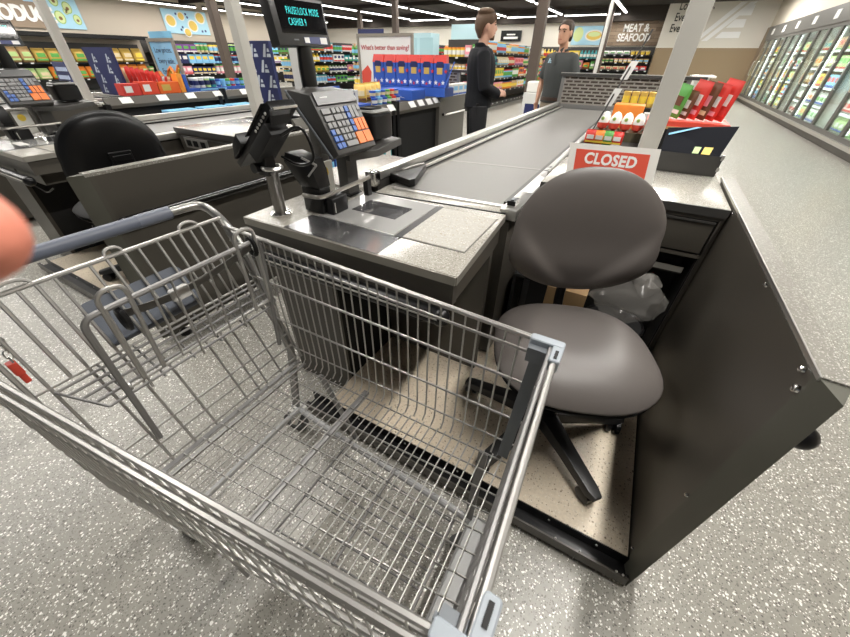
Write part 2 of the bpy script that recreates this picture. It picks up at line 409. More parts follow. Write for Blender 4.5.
# ---------------------------------------------------------------- ceiling strips
def ceiling_light(x0, y0, x1, y1, z, label, power, w=0.10):
    t = thing('ceiling_light', label, 'ceiling light', ((x0 + x1) / 2, (y0 + y1) / 2, z), 'ceiling strip lights')
    a, b = Vector((x0, y0, z)), Vector((x1, y1, z))
    obj('housing', MB().bar(a + Vector((0, 0, 0.10)), b + Vector((0, 0, 0.10)), w + 0.05, 0.08), M_dark2, t)
    obj('diffuser', MB().bar(a + Vector((0, 0, 0.045)), b + Vector((0, 0, 0.045)), w, 0.03), M_glow, t)
    objs('hanger', [MB().cyl(lerp(a, b, f), lerp(a, b, f)[:2] + (3.5,), 0.006, n=5) for f in (0.2, 0.8)], M_dark2, t)
    if power:
        ld = bpy.data.lights.new('lamp', 'AREA'); ld.shape = 'RECTANGLE'; ld.size = w; ld.size_y = (b - a).length; ld.energy = power; ld.color = (1.0, 0.965, 0.91)
        lo = bpy.data.objects.new('lamp', ld); COL.objects.link(lo); lo.parent = t; lo.location = (0, 0, 0.025)
        if abs(x1 - x0) > abs(y1 - y0): lo.rotation_euler = (0, 0, PI / 2)
ROWS = ['far right row', 'second row from the right', 'third row from the right', 'fourth row from the right', 'fifth row from the right', 'sixth row from the right', 'leftmost row']
for k in range(7):
    x = 0.65 - 3.05 * k
    for j, (y0, y1) in enumerate(((-1.6, 1.4), (1.8, 7.2), (7.6, 13.2), (13.6, 18.6), (19.0, 24.0))):
        if k == 0 and j > 2: continue
        if j == 0 and k < 2: y0 = 0.0
        ceiling_light(x, y0, x, y1, 3.2, 'white ceiling strip light, %s, %s from the front' % (ROWS[k], ('first', 'second', 'third', 'fourth', 'fifth')[j]), STRIP_POWER * ((1.0 if k > 1 else 0.5) if j == 0 else 1.3 if j == 1 else 1.0) * (1.7 if k == 0 and j < 2 else 1.0))
for j, x in enumerate((-3.9, -6.9, -10.0, -13.1)):
    ceiling_light(x - 1.3, 23.6, x + 1.3, 23.6, 3.12, 'short cross strip light along the back wall, %s from the right' % ('first', 'second', 'third', 'fourth')[j], 0)
for j, (y0, y1, p_) in enumerate(((7.2, 12.4, 0.4), (12.8, 17.2, 1.1), (17.6, 21.6, 2.5))):  # extra strips out of view, added to brighten the mural wall
    ceiling_light(2.3, y0, 2.3, y1, 3.2 if j < 2 else 3.33, 'white ceiling strip light over the freezer aisle, %s from the front' % ('first', 'second', 'third')[j], STRIP_POWER * p_)
for j in range(4):
    y0 = 5 + 4.6 * j
    ceiling_light(-20.6, y0, -20.6, y0 + 4.2, 3.12, 'bright strip light beside the left wall, %s from the front' % ('first', 'second', 'third', 'fourth')[j], TRACK_POWER)
# cross beams and a duct under the dark ceiling
for j, y in enumerate((4.0, 9.0, 14.0, 19.0)):
    struct('trim_%d' % (10 + j), MB().box(-22, 3.4, y - 0.06, y + 0.06, 3.36, 3.5), M_ceil)

# ---------------------------------------------------------------- steel columns
for x, y, s, nm in ((-2.75, 10.2, 0.22, 'brown square column behind the man in the dark polo'), (-2.95, 23.0, 0.3, 'brown column in front of the far meat shelves'),
                    (-12.6, 9.0, 0.24, 'brown column behind the customer display'), (-9.2, 14.0, 0.2, 'brown column above the savings sign'), (-15.5, 20.0, 0.24, 'brown column far behind the blue displays')):
    t = thing('column', nm, 'column', (x, y, 0), 'store columns')
    obj('shaft', MB().rbox(x - s / 2, x + s / 2, y - s / 2, y + s / 2, 0, 3.5, 0.015), M_brown, t)
    obj('base_plate', MB().box(x - s * 0.7, x + s * 0.7, y - s * 0.7, y + s * 0.7, 0, 0.02), M_dark, t)
wp = thing('white_post', 'slim white post in front of the far meat department', 'post', (-1.95, 15.0, 0))
obj('shaft', MB().rbox(-2.0, -1.9, 14.95, 15.05, 0, 3.5, 0.01), mat('white_paint', (0.75, 0.74, 0.71), 0.4), wp); obj('base_plate', MB().box(-2.06, -1.84, 14.89, 15.11, 0, 0.015), M_dark, wp)

# ================================================================ goods
CLR = {'red': (0.62, 0.04, 0.03), 'orange': (0.80, 0.24, 0.03), 'yellow': (0.80, 0.58, 0.06), 'green': (0.10, 0.36, 0.07), 'pale green': (0.45, 0.62, 0.25), 'teal': (0.04, 0.34, 0.36),
       'light blue': (0.22, 0.52, 0.78), 'blue': (0.03, 0.10, 0.46), 'navy': (0.015, 0.022, 0.10), 'purple': (0.17, 0.05, 0.25), 'pink': (0.78, 0.30, 0.36), 'white': (0.76, 0.75, 0.71),
       'cream': (0.70, 0.58, 0.36), 'tan': (0.50, 0.32, 0.15), 'brown': (0.14, 0.06, 0.03), 'black': (0.02, 0.02, 0.02), 'silver': (0.55, 0.55, 0.55), 'gold': (0.60, 0.40, 0.09)}
def cm(n): return mat('print_' + n.replace(' ', '_'), CLR[n], 0.42)
PM = {}
def product(kind, c, w, d, h, lab='white', acc='red'):
    """mesh of one package, front facing -Y, standing at the origin"""
    key = (kind, c, round(w, 3), round(d, 3), round(h, 3), lab, acc)
    if key in PM: return PM[key]
    b = MB(); X, Y = w / 2, d / 2
    if kind == 'box':
        b.rbox(-X, X, -Y, Y, 0, h, min(w, d) * 0.06)
        b.mat(1).box(-X * 0.7, X * 0.7, -Y - 0.002, -Y, h * 0.45, h * 0.80)
        b.mat(2).box(-X * 0.98, X * 0.98, -Y - 0.0015, -Y, h * 0.06, h * 0.22)
    elif kind in ('bottle', 'jug'):
        r = min(X, Y); k = 0.42 if kind == 'bottle' else 0.6
        b.lathe((0, 0, 0), [(r * 0.8, 0), (r * 0.95, 0.01), (r * 0.95, h * 0.22)], 10); b.mat(1).lathe((0, 0, 0), [(r * 0.96, h * 0.22), (r * 0.96, h * 0.55)], 10)
        b.mat(0).lathe((0, 0, 0), [(r * 0.95, h * 0.55), (r * 0.9, h * 0.66), (r * k, h * 0.80), (r * k * 0.9, h * 0.90)], 10)
        b.mat(2).lathe((0, 0, 0), [(r * k, h * 0.90), (r * k, h)], 10)
    elif kind in ('can', 'jar', 'tub'):
        r = min(X, Y); q = 0.82 if kind == 'tub' else 0.97
        b.lathe((0, 0, 0), [(r * q * 0.95, 0), (r * q, 0.006), (r * q, h * 0.25)], 12); b.mat(1).lathe((0, 0, 0), [(r * q * 1.005, h * 0.25), (r * (q + 0.96) / 2, h * 0.7)], 12)
        b.mat(0).lathe((0, 0, 0), [(r * 0.95, h * 0.7), (r * 0.97, h * 0.86)], 12); b.mat(2).lathe((0, 0, 0), [(r, h * 0.86), (r, h * 0.98), (r * 0.9, h)], 12)
    elif kind == 'bag':
        rings = []
        for t, k in ((0, 0.12), (0.04, 0.55), (0.2, 0.95), (0.5, 1.0), (0.8, 0.8), (0.92, 0.35), (0.96, 0.06), (1, 0.05)):
            xx = X * (1.0 if t < 0.9 else 0.96) * (0.94 + 0.06 * k)
            rings.append([(xx * math.copysign(abs(math.cos(a)) ** 0.6, math.cos(a)), Y * k * math.sin(a), h * t) for a in [PI * 2 * i / 12 for i in range(12)]])
        b.loft(rings)
        b.mat(1).box(-X * 0.62, X * 0.62, -Y - 0.003, -Y * 0.9, h * 0.38, h * 0.66)
        b.mat(2).box(-X * 0.8, X * 0.8, -Y * 0.98, -Y * 0.7, h * 0.14, h * 0.26)
    bm = b.bm; bmesh.ops.recalc_face_normals(bm, faces=bm.faces)
    for e in bm.edges:
        if len(e.link_faces) == 2 and e.calc_face_angle(0) > 0.7: e.smooth = False
    me = bpy.data.meshes.new(kind); bm.to_mesh(me); bm.free()
    for n in (c, lab, acc): me.materials.append(cm(n))
    PM[key] = me; return me
KN = {'box': 'carton', 'bottle': 'bottle', 'jug': 'jug', 'can': 'can', 'jar': 'jar', 'tub': 'tub', 'bag': 'bag'}
def put(me, kind, loc, rz, label, group, name=None, tilt=0.0):
    o = bpy.data.objects.new(name or KN[kind], me); COL.objects.link(o)
    o.location = loc; o.rotation_euler = (tilt, 0, rz)
    return tag(o, label, KN.get(kind, kind), group)

LAB = ['white', 'white', 'cream', 'yellow', 'red', 'navy', 'light blue', 'green']
NTH = ('first', 'second', 'third', 'fourth', 'fifth', 'sixth', 'seventh', 'eighth'); NUM = ('none', 'one', 'two', 'three', 'four', 'five', 'six', 'seven', 'eight')
ORD = ['bottom', 'second', 'third', 'fourth', 'top']
def shelf_run(short, where, p0, along, depth, length, levels, top, pal, kinds, hmax, wrange, facing, backm=None, skip=0.0, plain=False):
    """gondola side: base, back board, shelves with price rails, and every package on them. facing = rotation that turns -Y to the aisle"""
    A = Vector(along); N = Matrix.Rotation(facing, 3, 'Z') @ Vector((0, -1, 0)); P = Vector(p0)
    def q(a, n, z): return P + A * a + N * n + Vector((0, 0, z))
    def slab(b, a0, a1, n0, n1, z0, z1):
        return b.hexa([q(a0, n0, z0), q(a1, n0, z0), q(a1, n1, z0), q(a0, n1, z0), q(a0, n0, z1), q(a1, n0, z1), q(a1, n1, z1), q(a0, n1, z1)])
    t = thing('store_shelving', 'dark metal store shelving ' + where, 'shelving', tuple(q(length / 2, 0, 0)), 'store shelving runs')
    obj('back_board', slab(MB(), 0, length, 0, 0.03, 0, top), backm or M_dark2, t)
    obj('base', slab(MB(), 0, length, 0.03, depth, 0, 0.10), M_dark2, t)
    for i, z in enumerate(levels):
        s = obj('shelf', slab(MB(), 0, length, 0.03, depth, z - 0.03, z), M_dark2, t)
        rl = slab(MB(), 0, length, depth, depth + 0.012, z - 0.045, z + 0.005); obj('price_rail', rl, M_black, s)
        a = 0.15
        while a < length - 0.15:
            obj('price_tag', slab(MB(), a, a + 0.09, depth + 0.0125, depth + 0.016, z - 0.04, z), M_tag, s); a += random.choice((0.35, 0.45, 0.6))
    used = set()
    for i, z in enumerate(levels):
        if isinstance(skip, (set, list, tuple)) and i in skip: continue
        hz = (levels[i + 1] if i + 1 < len(levels) else top + 0.12) - z - 0.06
        a = 0.05
        while a < length - 0.1:
            for _ in range(30):
                c = random.choice(pal); k = random.choice(kinds); l2 = random.choice(LAB); ac = random.choice(list(CLR))
                if plain: l2 = random.choice(('cream', 'yellow', 'pale green', 'green')); ac = l2
                if (c, k, l2, i) not in used and l2 != c: break
            else: break
            used.add((c, k, l2, i))
            w = random.uniform(*wrange) * (1.25 if k in ('box', 'bag') else 0.9); h = min(hz, hmax) * random.uniform(0.72, 1.0); d = min(depth * 0.7, w * (1.0 if k in ('can', 'jar', 'tub', 'bottle', 'jug') else 0.7))
            me = product(k, c, w, d, h, l2, ac)
            lv = ORD[i] if len(levels) < 5 or i < 4 else 'top'
            n = random.randint(3, 6); n = min(n, int((length - 0.03 - a) / (w + 0.012)))
            if n < 1: a = length; break
            grp = '%s %ss with %s label, %s shelf, %s' % (c, KN[k], l2, lv, where)
            for m_ in range(n):
                lab = '%s%s %s with %s label, %s shelf, %s' % (('' if n == 1 else '%s of %s ' % (NTH[m_], NUM[n])), c, KN[k] + ('' if n == 1 else 's'), l2, lv, short)
                put(me, k, q(a + w / 2, depth - d / 2 - 0.02, z + 0.003), facing, lab, grp); a += w + 0.012
            a += 0.02
# ---------------------------------------------------------------- shelving far away
HZ = PI / 2
PAL_P = ['yellow', 'green', 'pale green', 'orange', 'cream', 'white', 'tan', 'gold']
PAL_B = ['navy', 'blue', 'white', 'light blue', 'silver', 'pink', 'cream', 'purple']
PAL_M = ['green', 'yellow', 'red', 'orange', 'cream', 'light blue', 'white', 'teal', 'pink', 'tan']
shelf_run('produce wall', 'below the white lettering on the left wall', (-22.0, 4.6, 0), (0, 1, 0), 0.9, 6.6, [0.50, 1.05], 1.70, PAL_P, ['bag', 'bag', 'tub'], 0.60, (0.26, 0.36), HZ, plain=True)
tag(obj('shelf_canopy', MB().box(-21.999, -21.0, 4.4, 11.3, 1.86, 1.99), M_black), 'long black canopy over the produce shelves on the left wall', 'canopy')
shelf_run('under the golden dishes poster', 'under the poster of golden dishes on the left wall', (-22.0, 11.4, 0), (0, 1, 0), 0.8, 6.2, [0.10, 0.55, 1.0, 1.45], 1.92, PAL_B, ['box', 'tub', 'box', 'jar'], 0.42, (0.18, 0.30), HZ, skip={0})
shelf_run('far side wall', 'at the far end of the left wall', (-22.0, 17.8, 0), (0, 1, 0), 0.8, 5.6, [0.10, 0.55, 1.0, 1.45], 1.92, PAL_M, ['box', 'tub', 'bottle'], 0.42, (0.26, 0.38), HZ, skip={0})
shelf_run('back wall', 'along the back wall of the store', (-9.8, 24.6, 0), (1, 0, 0), 0.8, 6.7, [0.10, 0.55, 1.0, 1.45], 1.95, PAL_M, ['box', 'bag', 'tub', 'bottle'], 0.40, (0.18, 0.28), 0, skip={0})
shelf_run('meat department', 'below the wood plank wall of the meat department', (-3.0, 24.5, 0), (1, 0, 0), 0.8, 2.35, [0.30, 0.65, 1.0, 1.32, 1.62], 1.95, ['gold', 'yellow', 'white', 'cream', 'orange', 'red'], ['bag', 'tub'], 0.20, (0.20, 0.28), 0)
for k, (x, wh) in enumerate(((-5.0, 'facing the middle aisle behind the man in black'), (-8.7, 'behind the blue boxes with red tops'), (-12.4, 'behind the customer display'))):
    shelf_run(('middle aisle', 'aisle behind the snack packs', 'aisle behind the customer display')[k], wh, (x - 0.6, 12.6, 0), (0, 1, 0), 0.6, 7.6, [0.12, 0.48, 0.84, 1.20, 1.55], 1.86, PAL_M, ['box', 'bottle', 'can', 'jar', 'bag'], 0.30, (0.14, 0.22), HZ, skip={0})
    shelf_run(('end behind the blue packs', 'end over savings sign', 'end beside savings sign')[k], ('at the aisle end left of the man in black', 'at the aisle end above the savings sign', 'at the aisle end left of the savings sign')[k], (x - 1.25, 12.6, 0), (1, 0, 0), 0.5, 1.25,
              [0.12, 0.55, 0.98, 1.42], 1.86, PAL_M, ['box', 'can', 'bottle'], 0.32, (0.11, 0.17), 0, skip={0})
# pale blue sign boards standing on the gondola tops
M_pbc = mat('pale_blue_card', (0.50, 0.72, 0.78), 0.5)
for x, w, h, m, l in ((-5.62, 1.1, 0.36, M_pbc, 'pale blue header board on the shelving top beside the man in black'), (-9.32, 1.1, 0.30, cm('navy'), 'navy header board on the shelving top over the savings sign')):
    tag(obj('header_board', MB().box(x - w / 2, x + w / 2, 12.572, 12.598, 1.862, 1.862 + h), m), l, 'sign')
t = thing('display_cabinet', 'tall pale blue display cabinet between the aisle ends, above the red topped packs', 'cabinet', (-7.4, 12.6, 0))
obj('cabinet_body', MB().rbox(-8.0, -6.75, 12.3, 12.9, 0, 2.02, 0.02), M_pbc, t)
for x in (-7.75, -7.15): obj('door', MB().box(x, x + 0.48, 12.28, 12.298, 0.3, 1.9), mat('pale_teal_card', (0.40, 0.62, 0.68), 0.4), t)
# ---------------------------------------------------------------- freezer cases on the right
M_case = mat('freezer_grey', (0.11, 0.107, 0.098), 0.4); M_caseW = mat('freezer_liner', (0.62, 0.64, 0.62), 0.5)
M_led = mat('freezer_led', (0.9, 0.95, 1.0), 0.5, emit=(0.92, 1.0, 0.97), es=3.0)
M_sill = mat('freezer_sill', (0.42, 0.40, 0.36), 0.35, 0.3)
DW = 0.92; Y0 = 4.9
FPAL = ['white', 'pale green', 'white', 'pale green', 'light blue', 'cream', 'silver', 'yellow', 'tan']
for c in range(5):
    ya = Y0 + c * 4 * DW - (0.0); yb = min(ya + 4 * DW, 23.3); pos = ('nearest', 'second', 'third', 'fourth', 'farthest')[c]
    t = thing('freezer_case', 'upright glass door freezer case along the right wall, %s from the checkout' % pos, 'freezer', (3.9, (ya + yb) / 2, 0), 'freezer cases')
    obj('case_body', MB().box(4.28, 4.38, ya, yb, 0, 2.2).box(3.46, 4.28, ya, yb, 0.0, 0.20).box(3.46, 4.28, ya, ya + 0.03, 0.2, 2.2).box(3.46, 4.28, yb - 0.03, yb, 0.2, 2.2).box(3.46, 4.28, ya, yb, 2.17, 2.2), M_caseW, t)
    obj('kick_plate', MB().box(3.42, 3.46, ya, yb, 0.0, 0.13), M_dark, t); obj('sill', MB().box(3.36, 3.46, ya, yb, 0.13, 0.20), M_sill, t)
    hd = obj('header', MB().box(3.38, 4.38, ya, yb, 2.20, 2.58), M_case, t)
    for j in range(2):
        yy = ya + DW * (0.9 + 2 * j)
        obj('header_sign', MB().box(3.37, 3.38, yy - 0.16, yy + 0.16, 2.30, 2.48), M_tag, hd)
    for z in (0.55, 0.92, 1.29, 1.66):
        obj('shelf', MB().box(3.62, 4.28, ya + 0.03, yb - 0.03, z - 0.015, z).box(3.61, 3.62, ya + 0.03, yb - 0.03, z - 0.03, z + 0.02), M_caseW, t)
    n = int(round((yb - ya) / DW))
    for d in range(n):
        y0 = ya + d * DW; y1 = y0 + DW
        fr = obj('door', MB().box(3.40, 3.45, y0, y0 + 0.07, 0.2, 2.2).box(3.40, 3.45, y1 - 0.07, y1, 0.2, 2.2).box(3.40, 3.45, y0 + 0.07, y1 - 0.07, 0.2, 0.28).box(3.40, 3.45, y0 + 0.07, y1 - 0.07, 2.12, 2.2), M_case, t)
        obj('pane', MB().box(3.42, 3.43, y0 + 0.07, y1 - 0.07, 0.28, 2.12), M_glass, fr)
        obj('handle', MB().tube(arc([(3.40, y1 - 0.10, 0.95), (3.36, y1 - 0.10, 0.97), (3.36, y1 - 0.10, 1.43), (3.40, y1 - 0.10, 1.45)], 0.02), 0.010), M_alu, fr)
        if d % 2 == 0: obj('light_bar', MB().box(3.47, 3.50, y0 + 0.0, y0 + 0.05, 0.3, 2.1), M_led, t)
    ld = bpy.data.lights.new('lamp', 'AREA'); ld.shape = 'RECTANGLE'; ld.size = 1.7; ld.size_y = yb - ya - 0.2; ld.energy = CASE_POWER; ld.color = (0.9, 1.0, 0.96)
    lo = bpy.data.objects.new('lamp', ld); COL.objects.link(lo); lo.parent = t; lo.location = (3.50 - 3.9, 0, 1.15); lo.rotation_euler = (0, -PI / 2, 0)
    ld.spread = PI * 0.95
    used = set()
    for d in range(n):
        for i, z in enumerate((0.20, 0.55, 0.92, 1.29, 1.66)):
            cc = random.choice(FPAL); l2 = random.choice(('white', 'green', 'orange', 'teal', 'red')); ac = random.choice(('blue', 'green', 'red', 'brown'))
            k = random.choice(('box', 'bag')); me = product(k, cc, 0.26, 0.2, 0.27, l2, ac)
            for e in range(3): put(me, k, (3.78, ya + d * DW + 0.18 + 0.28 * e, z + 0.003), -HZ, '%s of three frozen %s %ss, %s shelf, %s door of the %s freezer case' % (NTH[e], cc, KN[k], ORD[i], NTH[d], pos), 'frozen %s %ss, %s shelf, %s door, %s case' % (cc, KN[k], ORD[i], NTH[d], pos))
tag(obj('corner_guard', MB().box(3.30, 3.44, 23.31, 23.45, 0, 0.28), M_case), 'small grey block at the far end of the freezer base', 'guard')
# ================================================================ the checkout lane in front
CT = 0.90
# ---- counter with scanner
ctr = thing('checkout_counter', 'speckled steel topped checkout counter in front, beside the empty shopping cart', 'counter', (-0.85, 1.15, 0), 'checkout counters')
top = [(-1.245, 0.78), (-0.335, 0.785), (-0.375, 1.345), (-1.03, 1.28), (-1.03, 1.90), (-1.45, 1.90), (-1.45, 1.22), (-1.262, 1.16)]
def poly(pts, z0, z1): return MB().prism([(x, y, z0) for x, y in pts], (0, 0, z1 - z0))
obj('counter_top', MB().prism([(x, y, CT - 0.03) for x, y in ((-1.245, 0.78), (-0.335, 0.785), (-0.375, 1.334), (-1.25, 1.250))], (0, 0, 0.03)), M_ctop, ctr, 0.002)
obj('steel_plate', MB().prism([(-1.03, 0.782, CT), (-0.612, 0.7845, CT), (-0.612, 0.926, CT), (-1.03, 0.926, CT)], (0, 0, 0.0018)), mat('smooth_steel', (0.34, 0.34, 0.35), 0.22, 0.9), ctr)
cwg = thing('counter_wing', 'pale speckled counter wing behind the slanted register keypad', 'counter', (-1.27, 1.6, 0), 'counter wings')
obj('wing_top', MB().box(-1.45, -1.092, 1.29, 1.95, CT - 0.03, CT), M_ctop, cwg, 0.002)
obj('wing_body', MB().box(-1.43, -1.095, 1.30, 1.94, 0, CT - 0.03), M_dark, cwg)
obj('top_edging', MB().bar((-1.247, 0.778, CT - 0.016), (-0.334, 0.783, CT - 0.016), 0.006, 0.028).bar((-0.333, 0.784, CT - 0.016), (-0.373, 1.334, CT - 0.016), 0.006, 0.028), mat('edge_strip', (0.30, 0.285, 0.25), 0.35, 0.3), ctr)
obj('front_fascia', MB().box(-1.24, -0.342, 0.79, 0.82, 0.79, CT - 0.03), M_dark, ctr)
obj('side_fascia', MB().prism([(-0.345, 0.80, CT - 0.03), (-0.345, 0.80, 0.79), (-0.372, 1.22, 0.775), (-0.385, 1.332, 0.775), (-0.385, 1.332, CT - 0.03)], (-0.02, 0, 0)), M_dark, ctr)
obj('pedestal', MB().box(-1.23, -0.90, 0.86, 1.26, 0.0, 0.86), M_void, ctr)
obj('pedestal_front', MB().box(-1.235, -0.895, 0.835, 0.86, 0.0, 0.86), M_dark, ctr)
obj('back_panel', MB().box(-0.90, -0.38, 1.23, 1.26, 0.102, 0.87), M_dark, ctr)
obj('drawer_box', MB().box(-0.89, -0.47, 0.84, 1.30, 0.70, 0.79), M_dark, ctr)
br = obj('bumper_rail', MB().tube([(-1.24, 0.752, 0.765), (-0.36, 0.752, 0.765)], 0.028, 12), M_black, ctr)
objs('end_cap', [MB().ball((-0.36, 0.752, 0.765), 0.030), MB().ball((-1.24, 0.752, 0.765), 0.03)], M_black, br)
obj('trim_line', MB().box(-1.24, -0.36, 0.7225, 0.7255, 0.770, 0.775), M_alu, br)  # pale strip modelled in place of the highlight along the bumper
obj('cable', MB().tube(arc([(-0.80, 0.83, 0.72), (-0.62, 0.82, 0.68), (-0.45, 0.82, 0.66), (-0.37, 0.84, 0.70)], 0.08), 0.005), M_black, ctr)
obj('laminate_plate', MB().prism([(-0.612, 0.935, CT), (-0.378, 0.94, CT), (-0.385, 1.268, CT), (-0.622, 1.262, CT)], (0, 0, 0.002)), M_cream, ctr)
obj('plate_gap', MB().prism([(-0.640, 0.925, CT), (-0.612, 0.925, CT), (-0.622, 1.272, CT), (-0.650, 1.272, CT)], (0, 0, 0.0025)), M_black, ctr)
obj('plate_gap', MB().prism([(-0.612, 0.927, CT), (-0.374, 0.932, CT), (-0.374, 0.938, CT), (-0.612, 0.933, CT)], (0, 0, 0.0016)).prism([(-0.378, 0.94, CT), (-0.373, 0.94, CT), (-0.380, 1.27, CT), (-0.385, 1.27, CT)], (0, 0, 0.0016)), M_dark, ctr)
M_mirror = mat('scanner_glass', (0.075, 0.075, 0.08), 0.05, 0.0, 0.9, coat=1.0)
sp = obj('scanner_plate', MB().prism([(-1.00, 0.93, CT), (-0.645, 0.93, CT), (-0.652, 1.27, CT), (-1.01, 1.27, CT)], (0, 0, 0.003)), mat('scanner_steel', (0.60, 0.595, 0.58), 0.16, 0.55), ctr)
obj('scan_window', MB().box(-0.93, -0.72, 1.05, 1.18, CT + 0.003, CT + 0.005), M_mirror, sp)
objs('scale_line', [MB().box(-1.0, -0.645, 0.926, 0.93, CT, CT + 0.003), MB().box(-1.0, -0.645, 1.27, 1.274, CT, CT + 0.003)], M_alu, sp)
objs('screw', [MB().cyl((-0.66, 0.80, CT), (-0.66, 0.80, CT + 0.002), 0.006), MB().cyl((-0.345, 0.80, CT - 0.02), (-0.335, 0.80, CT - 0.02), 0.005)], M_chrome, ctr)

# ---- conveyor
cv = thing('conveyor', 'grey conveyor belt of the closed lane in front, between aluminium rails', 'conveyor belt', (-0.7, 3.4, 0), 'conveyor belts')
obj('bed', MB().box(-1.06, -0.36, 1.36, 5.42, 0.12, CT - 0.04), M_dark, cv)
obj('belt', MB().rbox(-1.00, -0.405, 1.425, 5.38, CT - 0.04, CT, 0.012), M_belt, cv)
obj('belt_seam', MB().prism([(-0.95, 2.02, CT), (-0.42, 2.10, CT), (-0.42, 2.13, CT), (-0.95, 2.05, CT)], (0, 0, 0.0008)), mat('belt_patch', (0.26, 0.25, 0.235), 0.5), cv)
obj('start_plate', MB().prism([(-0.99, 1.292, CT - 0.02), (-0.378, 1.353, CT - 0.02), (-0.378, 1.425, CT - 0.02), (-1.0, 1.42, CT - 0.02)], (0, 0, 0.02)), M_ctop, cv, 0.002)
obj('start_bar', MB().bar((-0.95, 1.385, CT + 0.001), (-0.405, 1.418, CT + 0.001), 0.028, 0.006), M_alu, cv)
obj('start_gap', MB().bar((-1.0, 1.284, CT - 0.004), (-0.376, 1.345, CT - 0.004), 0.008, 0.010), M_black, cv)
gl = obj('guide_rail', MB().rbox(-1.085, -1.035, 1.36, 5.42, CT + 0.022, CT + 0.062, 0.008), M_alu, cv)
obj('rail_foot', MB().box(-1.08, -1.04, 1.38, 5.42, CT - 0.03, CT + 0.025), M_dark2, gl)
obj('rail_ledge', MB().box(-1.035, -0.995, 1.48, 5.40, CT - 0.01, CT + 0.020), M_black, gl)
obj('rail_lip', MB().box(-1.0, -0.985, 1.60, 5.40, CT + 0.012, CT + 0.022), M_alu, gl)
obj('end_block', MB().rbox(-1.09, -1.03, 1.345, 1.40, CT, CT + 0.065, 0.01), M_chrome, gl)
obj('stop_wedge', MB().prism([(-1.03, 1.475, CT + 0.004), (-0.885, 1.425, CT + 0.004), (-0.872, 1.455, CT + 0.004), (-0.965, 1.73, CT + 0.004), (-0.99, 1.73, CT + 0.004)], (0, 0, 0.035)), M_black, cv, 0.004)
obj('wedge_trim', MB().bar((-1.01, 1.56, CT + 0.042), (-0.975, 1.725, CT + 0.042), 0.012, 0.006), M_alu, cv)
gr = obj('guide_rail', MB().box(-0.405, -0.335, 1.355, 5.42, CT - 0.03, CT + 0.012).box(-0.35, -0.335, 1.9, 5.42, CT, CT + 0.05), M_alu, cv, 0.002)
obj('rail_ledge', MB().box(-0.418, -0.402, 1.44, 5.4, CT - 0.005, CT + 0.014), M_dark2, gr)
sw = obj('switch', MB().box(-0.395, -0.360, 1.41, 1.47, CT + 0.012, CT + 0.030), M_black, gr)
obj('switch_face', MB().box(-0.385, -0.370, 1.42, 1.46, CT + 0.030, CT + 0.034), M_capd, sw)
for k, yy in enumerate((2.05, 2.14)):
    obj('arrow_mark', MB().prism([(-0.40, yy, CT + 0.0125), (-0.345, yy, CT + 0.0125), (-0.372, yy + 0.06, CT + 0.0125)], (0, 0, 0.001)), M_black, gr)
obj('start_sticker', MB().box(-0.398, -0.345, 1.62, 1.92, CT + 0.0125, CT + 0.0135), M_tag, gr)
rk = thing('wire_end_rack', 'silver perforated metal divider at the far end of the grey conveyor belt', 'rack', (-0.45, 5.5, CT - 0.3), 'perforated belt ends')
g = MB()
PX0, PX1 = -1.07, 0.30
ry, dz = 5.50, 0.036
zz = 0.94; row = 0
while zz < 1.235:
    xa = PX0 + 0.02 + (0.05 if row % 2 else 0); x = xa
    g.box(PX0, PX1, ry - 0.004, ry + 0.004, zz, zz + 0.016)
    while x < PX1 - 0.03: g.box(x, x + 0.018, ry - 0.003, ry + 0.003, zz + 0.016, zz + dz); x += 0.10
    zz += dz; row += 1
obj('perforated_panel', g, mat('perforated_steel', (0.34, 0.315, 0.28), 0.4, 0.3), rk)
obj('panel_liner', MB().box(PX0, PX1, ry + 0.012, ry + 0.018, 0.94, 1.235), M_brown, rk)  # dark sheet added in place of the dark space behind the holes
obj('panel_frame', MB().box(PX0 - 0.02, PX0 + 0.02, ry - 0.012, ry + 0.012, 0.60, 1.25).box(PX1 - 0.02, PX1 + 0.02, ry - 0.012, ry + 0.012, 0.6, 1.25).box(PX0, PX1, ry - 0.012, ry + 0.012, 0.60, 0.94), M_wiredark, rk)
obj('top_bar', MB().box(PX0 - 0.04, PX1 + 0.16, ry - 0.03, ry + 0.05, 1.235, 1.265), M_dark2, rk); obj('top_ledge', MB().box(PX0 - 0.04, PX1 + 0.14, ry - 0.02, ry + 0.06, 1.265, 1.272), M_alu, rk)
objs('upright', [MB().box(x - 0.02, x + 0.02, ry + 0.02, ry + 0.055, 0.0, 1.234) for x in (PX0 + 0.01, PX1 - 0.01)], M_dark2, rk)

# ---- cashier's platform and side panel
pf = thing('cashier_platform', 'tan speckled raised floor under the grey chair, edged in black metal', 'platform', (-0.2, 1.3, 0), 'cashier platforms')
obj('platform_mat', MB().prism([(-0.895, 0.692, 0.088), (0.398, 0.694, 0.088), (0.392, 1.40, 0.088), (0.385, 1.95, 0.088), (-0.895, 1.95, 0.088)], (0, 0, 0.012)), M_lam, pf)
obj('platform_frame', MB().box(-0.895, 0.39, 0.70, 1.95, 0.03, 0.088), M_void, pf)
fp = obj('front_channel', MB().prism([(-1.0, 0.640, 0.030), (-1.0, 0.640, 0.075), (-1.0, 0.650, 0.075), (-1.0, 0.660, 0.048), (-1.0, 0.69, 0.048), (-1.0, 0.69, 0.096), (-1.0, 0.696, 0.096), (-1.0, 0.696, 0.030)], (1.412, 0, 0)), M_black, pf)
obj('front_edge', MB().box(-1.0, 0.414, 0.634, 0.6405, 0.028, 0.076), M_dark, fp)
